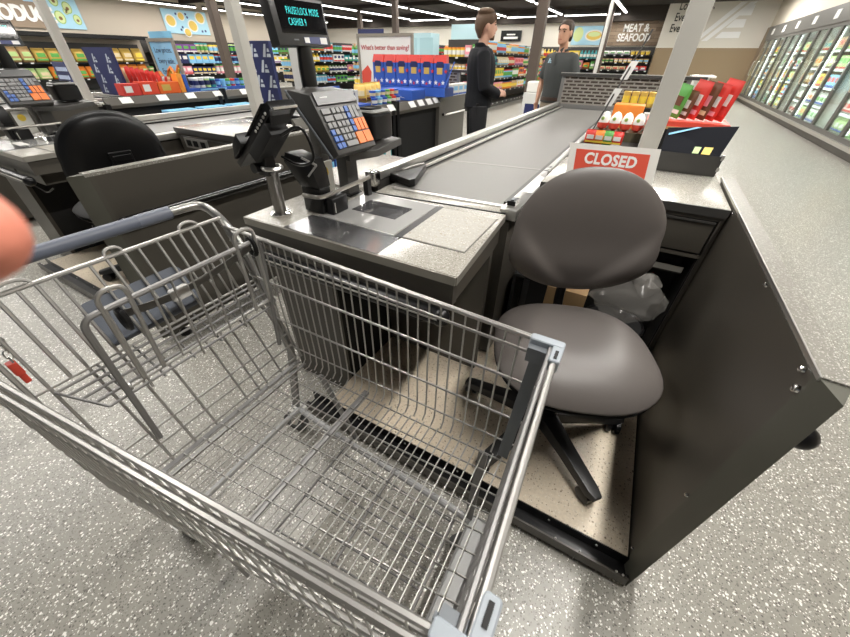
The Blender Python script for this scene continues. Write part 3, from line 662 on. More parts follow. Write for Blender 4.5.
objs('rivet', [MB().ball((x, 0.688, 0.078), 0.0045, 0.003, 0.0045, 8, 6) for x in (-0.72, -0.47, -0.22, 0.0, 0.146, 0.308)] + [MB().ball((x, 0.640, 0.079), 0.004, 0.004, 0.004, 8, 6) for x in (0.18, 0.26, 0.375, 0.395)], M_alu, fp)
for x, y in ((0.36, 0.74), (-0.9, 0.74), (0.36, 1.85), (-0.86, 1.85)): obj('foot', MB().cyl((x, y, 0), (x, y, 0.03), 0.022), M_black, pf)

pn = thing('partition_panel', 'charcoal side panel with speckled cap rail to the right of the grey chair', 'panel', (0.43, 1.4, 0), 'lane side panels')
obj('panel_sheet', MB().prism([(0.404, 0.694, 0.045), (0.404, 0.694, 0.955), (0.400, 2.12, 0.955), (0.400, 2.12, 0.045)], (0.02, 0, 0)), M_dark, pn)
obj('end_post', MB().prism([(0.4035, 0.6945, 0.03), (0.419, 0.632, 0.03), (0.446, 0.690, 0.03), (0.446, 0.72, 0.03), (0.4045, 0.72, 0.03)], (0, 0, 0.936)), mat('post_metal', (0.078, 0.076, 0.060), 0.5), pn)
obj('post_seam', MB().bar((0.4016, 0.6945, 0.03), (0.4016, 0.6945, 0.955), 0.006, 0.007), M_blackm, pn)
cp = obj('cap_rail', MB().prism([(0.405, 0.692, 0.956), (0.4465, 0.688, 0.956), (0.449, 2.15, 0.956), (0.402, 2.15, 0.956)], (0, 0, 0.014)), M_cap, pn)
obj('cap_trim', MB().bar((0.4035, 0.690, 0.9665), (0.4005, 2.15, 0.9665), 0.004, 0.009), M_alu, cp)
obj('outer_sheet', MB().box(0.432, 0.446, 0.70, 2.12, 0.045, 0.955), M_dark, pn)
def screw_at(x, y, z, r): return MB().cyl((x, y, z), (x - 0.004, y, z), r * 1.15, r, 12).ball((x - 0.005, y, z), r * 0.45, r * 0.9, r * 0.9, 10, 6)
for y, z, r in ((0.738, 0.946, 0.0070), (0.712, 0.919, 0.0085), (0.712, 0.498, 0.0055), (1.08, 0.948, 0.0065), (1.67, 0.946, 0.0065), (0.712, 0.13, 0.004)):
    obj('screw', screw_at(0.403, y, z, r), M_chrome, pn)
for x, y in ((0.455, 0.745), (0.44, 1.60)): obj('foot', MB().lathe((x, y, 0), [(0.030, 0), (0.032, 0.012), (0.026, 0.035), (0.012, 0.046)], 14), M_black, pn)

# ---- rear cabinet
C2 = 0.95
cb = thing('rear_counter', 'speckled steel shelf counter with a drawer behind the grey chair', 'counter', (0.05, 2.0, 0.1), 'rear counters')
obj('counter_top', MB().box(-0.332, 0.397, 1.700, 2.28, C2 - 0.022, C2), M_ctop, cb, 0.002)
obj('top_edge', MB().box(-0.332, 0.397, 1.692, 1.700, C2 - 0.034, C2 - 0.001), M_dark2, cb)
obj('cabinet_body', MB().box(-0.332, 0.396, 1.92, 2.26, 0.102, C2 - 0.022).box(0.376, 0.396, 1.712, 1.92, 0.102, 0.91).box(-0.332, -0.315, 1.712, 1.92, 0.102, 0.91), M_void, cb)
obj('face_frame', MB().box(-0.332, 0.397, 1.700, 1.712, 0.899, 0.928).box(0.380, 0.397, 1.700, 1.712, 0.102, 0.899).box(-0.332, 0.380, 1.700, 1.712, 0.736, 0.751), M_dark, cb)
dr = obj('drawer', MB().box(-0.30, 0.372, 1.697, 1.85, 0.760, 0.893), M_dark, cb, 0.002)
obj('drawer_lip', MB().box(-0.30, 0.372, 1.691, 1.699, 0.888, 0.896), M_dark2, dr)
sh = obj('bracket_shelf', MB().box(-0.31, 0.355, 1.737, 1.79, 0.637, 0.660), M_dark2, cb); obj('shelf_lip', MB().box(-0.31, 0.355, 1.732, 1.737, 0.646, 0.672), M_alu, sh)

# ---- overhead post
po = thing('square_post', 'putty coloured square post standing at the rear counter by the closed sign', 'post', (0.056, 2.03, C2), 'lane posts')
obj('shaft', MB().rbox(0.010, 0.090, 1.990, 2.070, C2, 3.36, 0.006), M_post, po); obj('base_flange', MB().box(-0.012, 0.124, 1.963, 2.10, C2 + 0.0005, C2 + 0.008), M_post, po)

# ---- closed sign
cs = thing('closed_sign', 'red CLOSED placard in a white border leaning behind the grey chair', 'sign', (-0.075, 1.80, C2))
def near9(p): return Vector((p[0] * 0.9, p[1] * 0.9, 1.4 - 0.9 * (1.4 - p[2])))
p0, p1, p2, p3 = (near9(p) for p in ((-0.262, 1.93, 0.905), (0.128, 1.95, 0.905), (0.106, 1.985, 1.085), (-0.284, 1.965, 1.078)))
M_cl = mat('closed_red', (0.72, 0.095, 0.055), 0.45)
nrm = (p1 - p0).cross(p3 - p0).normalized()
def q4(u, v, o=0.0): return (p0 * (1 - u) + p1 * u) * (1 - v) + (p3 * (1 - u) + p2 * u) * v + nrm * o
obj('card', MB().prism([q4(0, 0), q4(1, 0), q4(1, 1), q4(0, 1)], -nrm * 0.006), mat('sign_white', (0.80, 0.78, 0.73), 0.45), cs)
obj('red_field', MB().prism([q4(0.085, 0.08), q4(0.905, 0.08), q4(0.905, 0.86), q4(0.085, 0.86)], nrm * 0.001), M_cl, cs)
text('lettering', 'CLOSED', 0.0595, M_sgn, cs, plane_mtx(q4(0.49, 0.64, 0.0015), p1 - p0, p3 - p0, 0.90), 0.0006, 0.0022, spacing=1.06)
obj('lettering', MB().prism([q4(0.14, 0.33, 0.0015), q4(0.84, 0.33, 0.0015), q4(0.84, 0.345, 0.0015), q4(0.14, 0.345, 0.0015)], nrm * 0.0006), M_sgn, cs)
obj('stand', MB().prism([q4(0.3, 0.5, -0.006), q4(0.7, 0.5, -0.006), (0.0, 1.85, 0.9545), (-0.126, 1.85, 0.9545)], (0, 0.003, 0)), M_white, cs)
# ---------------------------------------------------------------- register equipment on the counter
kp = thing('register_keypad', 'dark slanted cash register keypad with orange, blue and grey keys over the nearest counter', 'cash register', (-1.05, 1.15, CT), 'register keypads')
yA, yB = 1.03, 1.265
sec = [(-0.945, 1.108), (-1.045, 1.290), (-1.15, 1.302), (-1.165, 1.285), (-0.985, 1.085)]
obj('housing', MB().prism([(x, yA, z) for x, z in sec], (0, yB - yA, 0)), M_dark2, kp, 0.004)
obj('side_trim', MB().bar((-1.158, yA - 0.001, 1.300), (-0.975, yA - 0.001, 1.093), 0.006, 0.008, (0, 1, 0)), M_capd, kp)
KB = Vector((-0.945, 0, 1.108)); KU = Vector((-0.10, 0, 0.182)); KN_ = Vector((0.182, 0, 0.10)).normalized()
def kq(u, v, o=0.0): return Vector((KB.x, yA + (yB - yA) * u, KB.z)) + KU * v + KN_ * o
def keyb(b, u0, u1, v0, v1, h=0.008, ins=0.0016):
    du = ins / (yB - yA); dv = ins / KU.length; u0 += du; u1 -= du; v0 += dv; v1 -= dv
    e = 0.18
    return b.loft([[kq(u0, v0), kq(u1, v0), kq(u1, v1), kq(u0, v1)], [kq(u0 + du * e, v0 + dv * e, h), kq(u1 - du * e, v0 + dv * e, h), kq(u1 - du * e, v1 - dv * e, h), kq(u0 + du * e, v1 - dv * e, h)]])
obj('screen_bar', MB().prism([kq(0.04, 0.82, 0.002), kq(0.96, 0.82, 0.002), kq(0.96, 1.02, 0.002), kq(0.04, 1.02, 0.002)], KN_ * 0.006), mat('grey_bezel', (0.055, 0.055, 0.055), 0.3), kp)
obj('maker_mark', MB().prism([kq(0.14, 0.925, 0.009), kq(0.30, 0.925, 0.009), kq(0.30, 0.938, 0.009), kq(0.14, 0.938, 0.009)], KN_ * 0.0005), M_tag, kp)
K_grey = mat('grey_key', (0.22, 0.22, 0.22), 0.45); K_blue = mat('blue_key', (0.05, 0.13, 0.42), 0.45); K_or = mat('orange_key', (0.85, 0.20, 0.03), 0.45)
rows = [0.66, 0.545, 0.43, 0.315, 0.20, 0.085]; rh = 0.105
cw = 0.098; c0 = 0.05
def col(i): return c0 + cw * i + (0.02 if i > 1 else 0) + (0.012 if i > 4 else 0)
def key(i0, i1, r0, r1, m, nm='key'): obj(nm, keyb(MB(), col(i0), col(i1) + cw * 0.94, rows[r1], rows[r0] + rh), m, kp)
for r in range(6):
    if r < 2: key(0, 1, r, r, K_grey)
    else:
        key(0, 0, r, r, K_grey if r == 2 else K_blue); key(1, 1, r, r, K_grey if r < 4 else K_blue)
    if r in (1, 5): key(2, 3 if r == 1 else 4, r, r, K_grey)
    else: key(2, 2, r, r, K_grey); key(3, 3, r, r, K_grey)
    if r != 5: key(4, 4, r, r, K_grey)
    if r < 4: key(5, 5, r, r, K_blue)
for i in (6, 7, 8): key(i, i, 0, 1 if i < 8 else 0, K_grey)
for i in (6, 7, 8): key(i, i, 2, 3, K_or, 'orange_key')
key(5, 6, 4, 5, K_or, 'orange_key'); key(7, 8, 4, 5, K_or, 'orange_key')
obj('support_post', MB().box(-1.10, -1.045, 1.178, 1.248, CT + 0.0035, 1.16), M_dark2, kp, 0.003); obj('foot_plate', MB().box(-1.125, -1.035, 1.165, 1.249, CT + 0.0035, CT + 0.010), M_black, kp)
obj('arm_tray', MB().prism([(-1.14, 1.14, 1.075), (-0.99, 1.14, 1.060), (-0.985, 1.33, 1.045), (-0.985, 1.52, 1.065), (-1.14, 1.52, 1.075)], (0, 0, 0.028)), M_dark2, kp, 0.003)
rp = thing('receipt_printer', 'black rounded receipt printer beside the orange and blue register keys in front', 'printer', (-1.06, 1.40, 1.105), 'receipt printers')
obj('body', MB().rbox(-1.135, -0.998, 1.325, 1.475, 1.105, 1.205, 0.018), M_black, rp); obj('lid', MB().rbox(-1.13, -1.0, 1.33, 1.47, 1.205, 1.218, 0.018), mat('printer_lid', (0.30, 0.30, 0.29), 0.4), rp)
obj('paper_slot', MB().rbox(-1.105, -1.03, 1.35, 1.45, 1.217, 1.2195, 0.02), M_blackm, rp)

dsp = thing('customer_display', 'black pole display with blue green letters high over the nearest counter', 'display', (-1.225, 1.215, CT), 'customer displays')
fa, fb_ = Vector((-1.194, 1.079, 1.426)), Vector((-1.215, 1.365, 1.4305)); fu = Vector((-0.022, 0, 0.1395)); fn = (fb_ - fa).cross(fu).normalized()
if fn.x < 0: fn = -fn
def dq(u, v, o=0.0): return fa + (fb_ - fa) * u + fu * v + fn * o
obj('case', MB().prism([dq(0, 0), dq(1, 0), dq(1, 1), dq(0, 1)], -fn * 0.041), mat('display_case', (0.028, 0.027, 0.027), 0.35), dsp, 0.003)
obj('screen', MB().prism([dq(0.10, 0.26), dq(0.96, 0.26), dq(0.96, 0.92), dq(0.10, 0.92)], fn * 0.0015), mat('display_glass', (0.006, 0.006, 0.007), 0.06, coat=0.5), dsp)
M_vfd = mat('vfd_letters', (0.02, 0.5, 0.5), 0.5, emit=(0.05, 0.80, 0.78), es=0.75)
for i, s in enumerate(('PAUSE/LOCK MODE', 'CASHIER 9')):
    text('screen_letters', s, 0.0300, M_vfd, dsp, plane_mtx(dq(0.25, 0.70 - 0.22 * i, 0.002), fb_ - fa, fu, 0.58), 0.0002, -0.0004, 'LEFT', 1.16)
obj('maker_mark', MB().prism([dq(0.27, 0.115, 0.0005), dq(0.36, 0.115, 0.0005), dq(0.36, 0.145, 0.0005), dq(0.27, 0.145, 0.0005)], fn * 0.0004), M_capd, dsp)
st = obj('sticker_strip', MB().prism([dq(0.46, 0.06, 0.0005), dq(0.93, 0.03, 0.0005), dq(0.93, 0.20, 0.0005), dq(0.46, 0.19, 0.0005)], fn * 0.0006), mat('navy_sticker', (0.05, 0.06, 0.16), 0.4), dsp)
objs('sticker_mark', [MB().prism([dq(0.465, 0.07, 0.0012), dq(0.56, 0.065, 0.0012), dq(0.56, 0.185, 0.0012), dq(0.465, 0.18, 0.0012)], fn * 0.0004), MB().prism([dq(0.78, 0.05, 0.0012), dq(0.92, 0.045, 0.0012), dq(0.92, 0.19, 0.0012), dq(0.78, 0.185, 0.0012)], fn * 0.0004)], M_tag, st)
obj('neck', MB().lathe((-1.227, 1.222, 0), [(0.036, 1.29), (0.038, 1.36), (0.030, 1.45)], 12, 0.6, 1.0), M_black, dsp)
obj('pole', MB().rbox(-1.246, -1.195, 1.185, 1.246, CT, 1.30, 0.012), mat('display_pole', (0.075, 0.072, 0.066), 0.4), dsp)

tm = thing('card_terminal', 'black card reader tilted on a short round steel pole at the counter corner', 'card reader', (-1.14, 0.86, CT), 'card terminals')
obj('pole', MB().cyl((-1.14, 0.87, CT + 0.006), (-1.105, 0.845, 1.075), 0.023, 0.023, 16), mat('terminal_pole', (0.20, 0.19, 0.175), 0.28, 0.6), tm)
obj('flange', MB().lathe((-1.14, 0.87, CT + 0.001), [(0.042, 0), (0.042, 0.006), (0.026, 0.014)], 16), M_chrome, tm)
obj('ring_clamp', MB().tube([(-1.095 + 0.036 * math.cos(a), 0.845 + 0.030 * math.sin(a), 1.085) for a in [2 * PI * i / 16 for i in range(16)]], 0.007, 6, closed=True), M_alu, tm)
obj('hinge', MB().cyl((-1.135, 0.80, 1.085), (-1.135, 0.87, 1.085), 0.017, 0.017, 12).box(-1.14, -1.09, 0.82, 0.86, 1.06, 1.15), M_black, tm)
ta, tb = Vector((-1.222, 0, 1.075)), Vector((-0.985, 0, 1.268)); tu = (tb - ta).normalized(); tn = Vector((-tu.z, 0, tu.x))
def tq(s, o, y): p = ta + tu * s + tn * o; return Vector((p.x, y, p.z))
TL = (tb - ta).length
obj('terminal_body', MB().prism([tq(0, 0, 0.81), tq(TL, 0, 0.81), tq(TL, 0.030, 0.81), tq(0, 0.022, 0.81)], (0, 0.105, 0)), M_black, tm, 0.004)
obj('screen', MB().prism([tq(TL * 0.45, 0.028, 0.80), tq(TL * 0.95, 0.032, 0.80), tq(TL * 0.95, 0.032, 0.885), tq(TL * 0.45, 0.028, 0.885)], tn * 0.001), M_mirror, tm)
sv = MB()
for k in range(6): sv.ball(tuple(tq(TL * (0.62 + 0.055 * k), 0.012, 0.808)), 0.005, 0.003, 0.005, 8, 6)
obj('side_stud', sv, M_alu, tm)
obj('privacy_shield', MB().prism([tq(0.02, 0.022, 0.795), tq(TL * 0.34, 0.024, 0.795), tq(TL * 0.36, 0.060, 0.795), tq(0.06, 0.052, 0.795)], (0, 0.095, 0)), M_black, tm, 0.003)
obj('back_box', MB().prism([tq(TL * 0.34, -0.002, 0.80), tq(TL * 0.82, -0.002, 0.80), tq(TL * 0.82, -0.042, 0.80), tq(TL * 0.34, -0.048, 0.80)], (0, 0.08, 0)), M_blackm, tm, 0.004)
obj('top_shell', MB().prism([tq(TL * 0.90, -0.020, 0.80), tq(TL * 1.0, -0.003, 0.80), tq(TL * 1.005, 0.002, 0.80), tq(TL * 0.90, -0.026, 0.80)], (0, 0.08, 0)), M_black, tm)
obj('top_edge', MB().bar(tq(TL * 1.003, 0.004, 0.815), tq(TL * 1.003, 0.004, 0.91), 0.010, 0.006), M_alu, tm)
obj('cable', MB().tube(arc([tuple(tq(TL * 0.8, -0.045, 0.84)), (-0.90, 0.84, 1.24), (-0.885, 0.86, 1.13), (-0.97, 0.86, 1.10), (-1.06, 0.87, 1.12)], 0.06), 0.005), M_black, tm)

tw = thing('scanner_tower', 'black upright barcode scanner tower with a chrome rail by the card reader', 'barcode scanner', (-1.04, 0.97, CT), 'scanner towers')
obj('tower_body', MB().rbox(-1.085, -0.985, 0.945, 1.005, CT + 0.0035, 1.00, 0.008), M_black, tw)
obj('tower_head', MB().loft([[(-1.085, 0.945, 1.0), (-0.985, 0.945, 1.0), (-0.985, 1.005, 1.0), (-1.085, 1.005, 1.0)], [(-1.125, 0.925, 1.085), (-1.0, 0.94, 1.06), (-0.99, 1.005, 1.06), (-1.11, 1.01, 1.085)], [(-1.115, 0.93, 1.118), (-1.01, 0.95, 1.10), (-1.0, 1.0, 1.10), (-1.10, 1.005, 1.118)]]), M_black, tw, 0.003)
obj('bright_edge', MB().bar((-1.035, 0.932, 1.108), (-0.985, 0.95, 1.085), 0.006, 0.006).bar((-0.985, 0.95, 1.085), (-1.02, 0.935, 1.045), 0.006, 0.006), M_alu, tw)
obj('side_box', MB().rbox(-0.985, -0.945, 0.96, 1.05, CT + 0.0035, 0.965, 0.006), M_black, tw)
obj('indicator', MB().box(-0.9445, -0.9435, 0.97, 0.974, 0.91, 0.95), M_alu, tw)
rl = obj('chrome_rail', MB().tube(arc([(-1.06, 0.93, 0.972), (-0.985, 0.925, 0.976), (-0.968, 0.945, 0.976), (-0.985, 1.25, 0.976)], 0.03), 0.008, 10), mat('satin_rail', (0.40, 0.38, 0.35), 0.3, 0.8), tw)
obj('rail_support', MB().box(-1.0, -0.975, 1.222, 1.247, CT + 0.0035, 0.97), M_black, tw)
obj('paper_slip', MB().box(-1.085, -1.08, 1.04, 1.13, 0.92, 1.06), M_white, tw); obj('yellow_seal', MB().lathe((-1.079, 1.08, 1.02), [(0.022, 0), (0.022, 0.001)], 14, axis=(1, 0, 0)), cm('yellow'), tw)

# ---------------------------------------------------------------- office chair
def pillow(prof, d_front, d_back, nx=28, nr=9, wave=None):
    """cushion from an outline prof(angle)->(x,z); bulges +/- along local -Y (front) and +Y (back)"""
    b = MB(); rings = []
    def ring(s, y):
        o = []
        for k in range(nx):
            a = 2 * PI * k / nx; x, z = prof(a); x *= s; z *= s
            o.append((x, y + (wave(x, z, s) if wave else 0), z))
        return o
    for i in range(nr): s = 0.02 + 0.98 * math.sin(PI / 2 * i / (nr - 1)); rings.append(ring(s, -d_front * (1 - s ** 3.2) ** 0.75 if s < 1 else 0))
    for i in range(nr - 2, -1, -1): s = 0.02 + 0.98 * math.sin(PI / 2 * i / (nr - 1)); rings.append(ring(s * 0.985, d_back * (1 - s ** 4) ** 0.5))
    return b.loft(rings)
def make_chair(loc, rz, fabric, label, group, z0, casters=(0, 0, 0, 0, 0), tiltback=0.05, leg0=0.0, leg_off=(0, 0, 0)):
    t = thing('office_chair', label, 'chair', loc, group)
    R = Matrix.Translation(Vector(loc)) @ Matrix.Rotation(rz, 4, 'Z'); RL = Matrix.Translation(Vector(loc) + Vector(leg_off)) @ Matrix.Rotation(leg0, 4, 'Z') @ Matrix.Diagonal((1.06, 1.06, 1.0, 1.0))
    for k in range(5):
        a = 2 * PI * k / 5; c, s = math.cos(a), math.sin(a)
        def lp(r, w, z): return (c * r - s * w, s * r + c * w, z)
        lg = MB().loft([[lp(0.02, -0.042, 0.085), lp(0.02, 0.042, 0.085), lp(0.02, 0.036, 0.140), lp(0.02, -0.036, 0.140)],
                        [lp(0.16, -0.032, 0.073), lp(0.16, 0.032, 0.073), lp(0.16, 0.025, 0.115), lp(0.16, -0.025, 0.115)],
                        [lp(0.315, -0.028, 0.056), lp(0.315, 0.028, 0.056), lp(0.315, 0.021, 0.084), lp(0.315, -0.021, 0.084)],
                        [lp(0.342, -0.018, 0.058), lp(0.342, 0.018, 0.058), lp(0.342, 0.013, 0.080), lp(0.342, -0.013, 0.080)]])
        o = obj('leg', lg.xform(RL), mat('chair_black', (0.018, 0.018, 0.018), 0.38), t, 0.003)
        ca = casters[k]; cc = Vector(lp(0.315, 0, 0)); ax = Vector((math.cos(a + 1.2 + ca), math.sin(a + 1.2 + ca), 0)); fr = Vector((-ax.y, ax.x, 0)) * 0.014
        w = MB()
        for sgn in (-1, 1): w.lathe(cc + fr + ax * (0.016 * sgn) + Vector((0, 0, 0.030)), [(0.022, -0.011), (0.030, -0.008), (0.030, 0.008), (0.022, 0.011)], 14, axis=ax)
        w.cyl(cc + fr - ax * 0.012 + Vector((0, 0, 0.026)), cc + fr + ax * 0.012 + Vector((0, 0, 0.026)), 0.012).cyl(cc + Vector((0, 0, 0.03)), cc + Vector((0, 0, 0.06)), 0.008)
        obj('caster', w.xform(RL), M_black, o)
    obj('gas_column', MB().cyl((0, 0, 0.075), (0, 0, 0.16), 0.042, 0.038).cyl((0, 0, 0.16), (0, 0, z0 - 0.08), 0.026).xform(R), M_black, t)
    obj('mechanism', MB().rbox(-0.09, 0.09, -0.10, 0.12, z0 - 0.085, z0 - 0.045, 0.02).tube(arc([(0.08, 0, z0 - 0.065), (0.19, 0.02, z0 - 0.065), (0.24, 0.02, z0 - 0.06)], 0.03), 0.008).xform(R), M_black, t)
    def seat_prof(a):
        c, s = math.cos(a), math.sin(a)
        n = 2.7; w = 0.274 * (1.0 - 0.04 * s); d = 0.260
        return w * math.copysign(abs(c) ** (2 / n), c), d * math.copysign(abs(s) ** (2 / n), s)
    def swave(x, z, s): return 0.012 * math.exp(-((x / 0.13) ** 2)) * math.exp(-((z - 0.02) / 0.15) ** 2) + (0.030 * max(0, (-z - 0.10) / 0.15) ** 2)
    sm = Matrix.Translation((0, 0.0, z0 + 0.018)) @ Matrix.Rotation(-PI / 2, 4, 'X')       # local -Y -> up
    obj('seat', pillow(seat_prof, 0.072, 0.03, 40, 12, swave).xform(R @ sm), fabric, t, sharp=2)
    def shell_prof(a): x, z = seat_prof(a); return x * 0.985, z * 0.985
    sm2 = Matrix.Translation((0, 0.0, z0 - 0.004)) @ Matrix.Rotation(-PI / 2, 4, 'X')
    obj('seat_shell', pillow(shell_prof, 0.012, 0.035, 40, 8, swave).xform(R @ sm2), M_black, t, sharp=2)
    def back_prof(a):
        c, s = math.cos(a), math.sin(a); n = 2.35
        z = 0.225 * math.copysign(abs(s) ** (2 / n), s)
        w = 0.249 + (0.020 if z < 0 else 0) * min(1, -z / 0.1) - 0.025 * max(0, z / 0.2) ** 2
        if z < -0.10: w -= 0.030 * ((-z - 0.10) / 0.125) ** 2
        return w * math.copysign(abs(c) ** (2 / n), c), z
    def bwave(x, z, s):
        y = -0.55 * x * x
        bol = 1 / (1 + math.exp(-(abs(x) - (0.035 + 0.95 * max(0, z + 0.19))) / 0.010))
        return y - 0.024 * bol * (1 - s ** 6) - 0.012 * math.exp(-((z + 0.12) / 0.07) ** 2) * (1 - s ** 4)
    bm_ = Matrix.Translation((0, 0.262, z0 + 0.338)) @ Matrix.Rotation(-tiltback, 4, 'X')
    obj('backrest', pillow(back_prof, 0.040, 0.022, 72, 26, bwave).xform(R @ bm_), fabric, t, sharp=2)
    def bsh(a): x, z = back_prof(a); return x * 0.965, z * 0.965
    bs = obj('back_shell', pillow(bsh, 0.01, 0.030, 44, 8, lambda x, z, s: -0.55 * x * x).xform(R @ Matrix.Translation((0, 0.012, 0)) @ bm_), M_black, t, sharp=2)
    obj('shell_bracket', MB().rbox(-0.055, 0.055, 0.0, 0.018, -0.030, 0.035, 0.006).rbox(-0.045, 0.045, 0.016, 0.028, -0.008, 0.018, 0.004).xform(R @ Matrix.Translation((0, 0.300, z0 + 0.335)) @ Matrix.Rotation(-tiltback, 4, 'X')), M_black, bs)
    obj('back_bar', MB().tube(arc([(0, 0.05, z0 - 0.06), (0, 0.27, z0 - 0.06), (0, 0.325, z0 + 0.02), (0, 0.325, z0 + 0.30)], 0.08), [0.024] * 14 if False else 0.02, 8).xform(R), M_black, t)
    return t
make_chair((0.024, 1.042, 0.10), math.radians(20), M_seat, 'grey padded office chair with black star base on the tan raised floor', 'cashier chairs', 0.465, casters=(0.4, 1.5, -0.6, 2.2, 0.9), leg0=math.radians(-42), leg_off=(-0.022, -0.004, 0))
# ---------------------------------------------------------------- things on and under the rear counter
gb = thing('counter_bin', 'black counter bin with a blue stripe and two small stickers on the rear counter', 'bin', (0.2, 2.25, C2))
def n9(p): return near9(p)
def hx(x0, x1, y0, y1, z0, z1): return MB().hexa([n9(p) for p in ((x0, y0, z0), (x1, y0, z0), (x1, y1, z0), (x0, y1, z0), (x0, y0, z1), (x1, y0, z1), (x1, y1, z1), (x0, y1, z1))])
obj('tray', hx(0.128, 0.425, 2.46, 2.52, CT + 0.003, 1.003), M_dark2, gb, 0.003)
M_bin = mat('bin_black', (0.006, 0.007, 0.011), 0.7, spec=0.12)
obj('front_board', MB().prism([n9(p) for p in ((0.128, 2.46, 1.003), (0.405, 2.46, 1.003), (0.440, 2.55, 1.135), (0.128, 2.55, 1.105))], (0, 0.010, 0)), M_bin, gb)
def gq(u, v, o=0.001): return n9((0.085 + 0.32 * u + 0.035 * v * u, 2.46 + 0.09 * v, 1.003 + (0.102 + 0.03 * u) * v)) + Vector((0, -0.8, 0.6)) * o
obj('blue_stripe', MB().prism([gq(0.16, 0.66), gq(0.55, 0.97), gq(0.50, 0.99), gq(0.16, 0.74)], (0, -0.0006, 0.0006)), cm('light blue'), gb)
obj('green_sticker', MB().prism([gq(0.60, 0.02), gq(0.69, 0.02), gq(0.69, 0.26), gq(0.60, 0.26)], (0, -0.0006, 0.0006)), cm('pale green'), gb)
obj('yellow_sticker', MB().prism([gq(0.73, 0.02), gq(0.85, 0.02), gq(0.85, 0.27), gq(0.73, 0.27)], (0, -0.0006, 0.0006)), cm('yellow'), gb)
objs('clip', [hx(0.418, 0.430, 2.455, 2.47, 0.93, 0.95), hx(0.415, 0.428, 2.455, 2.47, 0.985, 1.01)], M_alu, gb)

def bag_mesh(w, d, h, c, lab, acc): return product('bag', c, w, d, h, lab, acc)
ct = thing('candy_rack', 'black lane rack full of sweets along the closed grey belt', 'rack', (0.05, 3.6, 0.1), 'candy racks')
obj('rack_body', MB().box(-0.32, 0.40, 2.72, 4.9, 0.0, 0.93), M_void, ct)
obj('rack_shelf', MB().box(-0.32, 0.40, 2.70, 4.95, 0.93, 0.945), M_dark2, ct)
lg_ = thing('candy_ledge', 'red candy ledge on a black box by the aisle, holding upright bags', 'ledge', (0.22, 2.86, 0.947))
obj('ledge_box', MB().box(0.02, 0.42, 2.74, 2.985, 0.947, 1.090), M_void, lg_)
obj('red_ledge', MB().box(0.01, 0.43, 2.73, 2.99, 1.090, 1.118), M_red, lg_)
obj('ledge_edge', MB().box(0.01, 0.43, 2.724, 2.73, 1.078, 1.092), cm('tan'), lg_)
for i, (x, c, lab, acc, h, nm) in enumerate(((0.085, 'green', 'brown', 'white', 0.185, 'green snack bag at the post end of the red ledge'), (0.130, 'brown', 'white', 'silver', 0.155, 'clear bag of brown sweets next to the green bag on the red ledge'),
        (0.174, 'red', 'white', 'pink', 0.205, 'red candy bag between the two brown bags on the red ledge'), (0.219, 'brown', 'pink', 'cream', 0.20, 'tall brown and pink candy bag in the middle of the red ledge'),
        (0.264, 'red', 'white', 'pink', 0.195, 'red candy bag second from the aisle end of the red ledge'), (0.309, 'red', 'white', 'red', 0.215, 'red candy bag at the aisle end of the red ledge'))):
    o = put(bag_mesh(0.105, 0.024, h * 0.92, c, lab, acc), 'bag', (x + 0.045, 2.85, 1.130), math.radians(-40), nm, 'candy bags on the red ledge'); o.rotation_euler = (0, math.radians(9), math.radians(-40))
# eggs and cards in the rack nearer the post
M_eggw = mat('egg_white', (0.72, 0.72, 0.68), 0.35)
for i in range(5):
    for j in range(2):
        x = -0.255 + 0.075 * i; y = 3.05 + 0.12 * j
        t = thing('candy_egg', 'white and red candy egg, %s from the belt in the %s row' % (('first', 'second', 'third', 'fourth', 'fifth')[i], ('front', 'rear')[j]), 'candy', (x, y, 1.0), 'candy eggs beside the belt, %s row' % ('front', 'rear')[j])
        obj('lower_half', MB().lathe((x, y, 1.005), [(0.012, 0), (0.030, 0.012), (0.036, 0.034), (0.036, 0.045)], 14), M_red, t)
        obj('upper_half', MB().lathe((x, y, 1.05), [(0.036, 0), (0.032, 0.028), (0.020, 0.048), (0.004, 0.057)], 14), M_eggw, t)
        obj('leaf_mark', MB().ball((x - 0.005, y - 0.030, 1.075), 0.012, 0.006, 0.012, 8, 6), M_leaf, t)
tag(obj('display_tray', MB().box(-0.30, 0.10, 3.00, 3.22, 0.946, 1.003), mat('tray_green', (0.08, 0.07, 0.04), 0.5)), 'dark tray under the candy eggs beside the belt', 'tray')
for i in range(4):
    put(bag_mesh(0.07, 0.05, 0.085, ('red', 'orange', 'green', 'red')[i], 'white', 'yellow'), 'bag', (-0.285 + 0.055 * i, 2.80, 0.947), 0, ('red', 'orange', 'green', 'red and white')[i] + ' sweet bag in the low row by the belt, ' + ('nearest the belt', 'second from the belt', 'third from the belt', 'fourth along')[i], 'low sweets beside the belt')
t = thing('mint_tin', 'silver ribbed mint tin standing in front of the candy eggs', 'tin', (-0.09, 2.20, C2 + 0.001))
obj('tin_body', MB().lathe((-0.09, 2.20, C2 + 0.001), [(0.030, 0.0), (0.030, 0.016), (0.027, 0.019), (0.027, 0.028), (0.031, 0.031), (0.031, 0.046), (0.027, 0.049), (0.027, 0.058), (0.031, 0.061), (0.031, 0.076), (0.028, 0.079)], 16), M_chrome, t); obj('tin_lid', MB().lathe((-0.09, 2.20, C2 + 0.080), [(0.033, 0), (0.033, 0.012), (0.028, 0.016)], 16), M_alu, t)
tag(obj('candy_carton', MB().box(-0.02, 0.13, 3.25, 3.34, 0.946, 1.10), mat('grey_card', (0.42, 0.41, 0.39), 0.5), None, 0.004), 'plain grey carton behind the candy eggs, half hidden by the post', 'carton')
tag(obj('orange_carton', MB().box(-0.24, -0.03, 3.42, 3.60, 0.946, 1.13), cm('orange'), None, 0.004), 'orange carton behind the candy eggs beside the belt', 'carton')
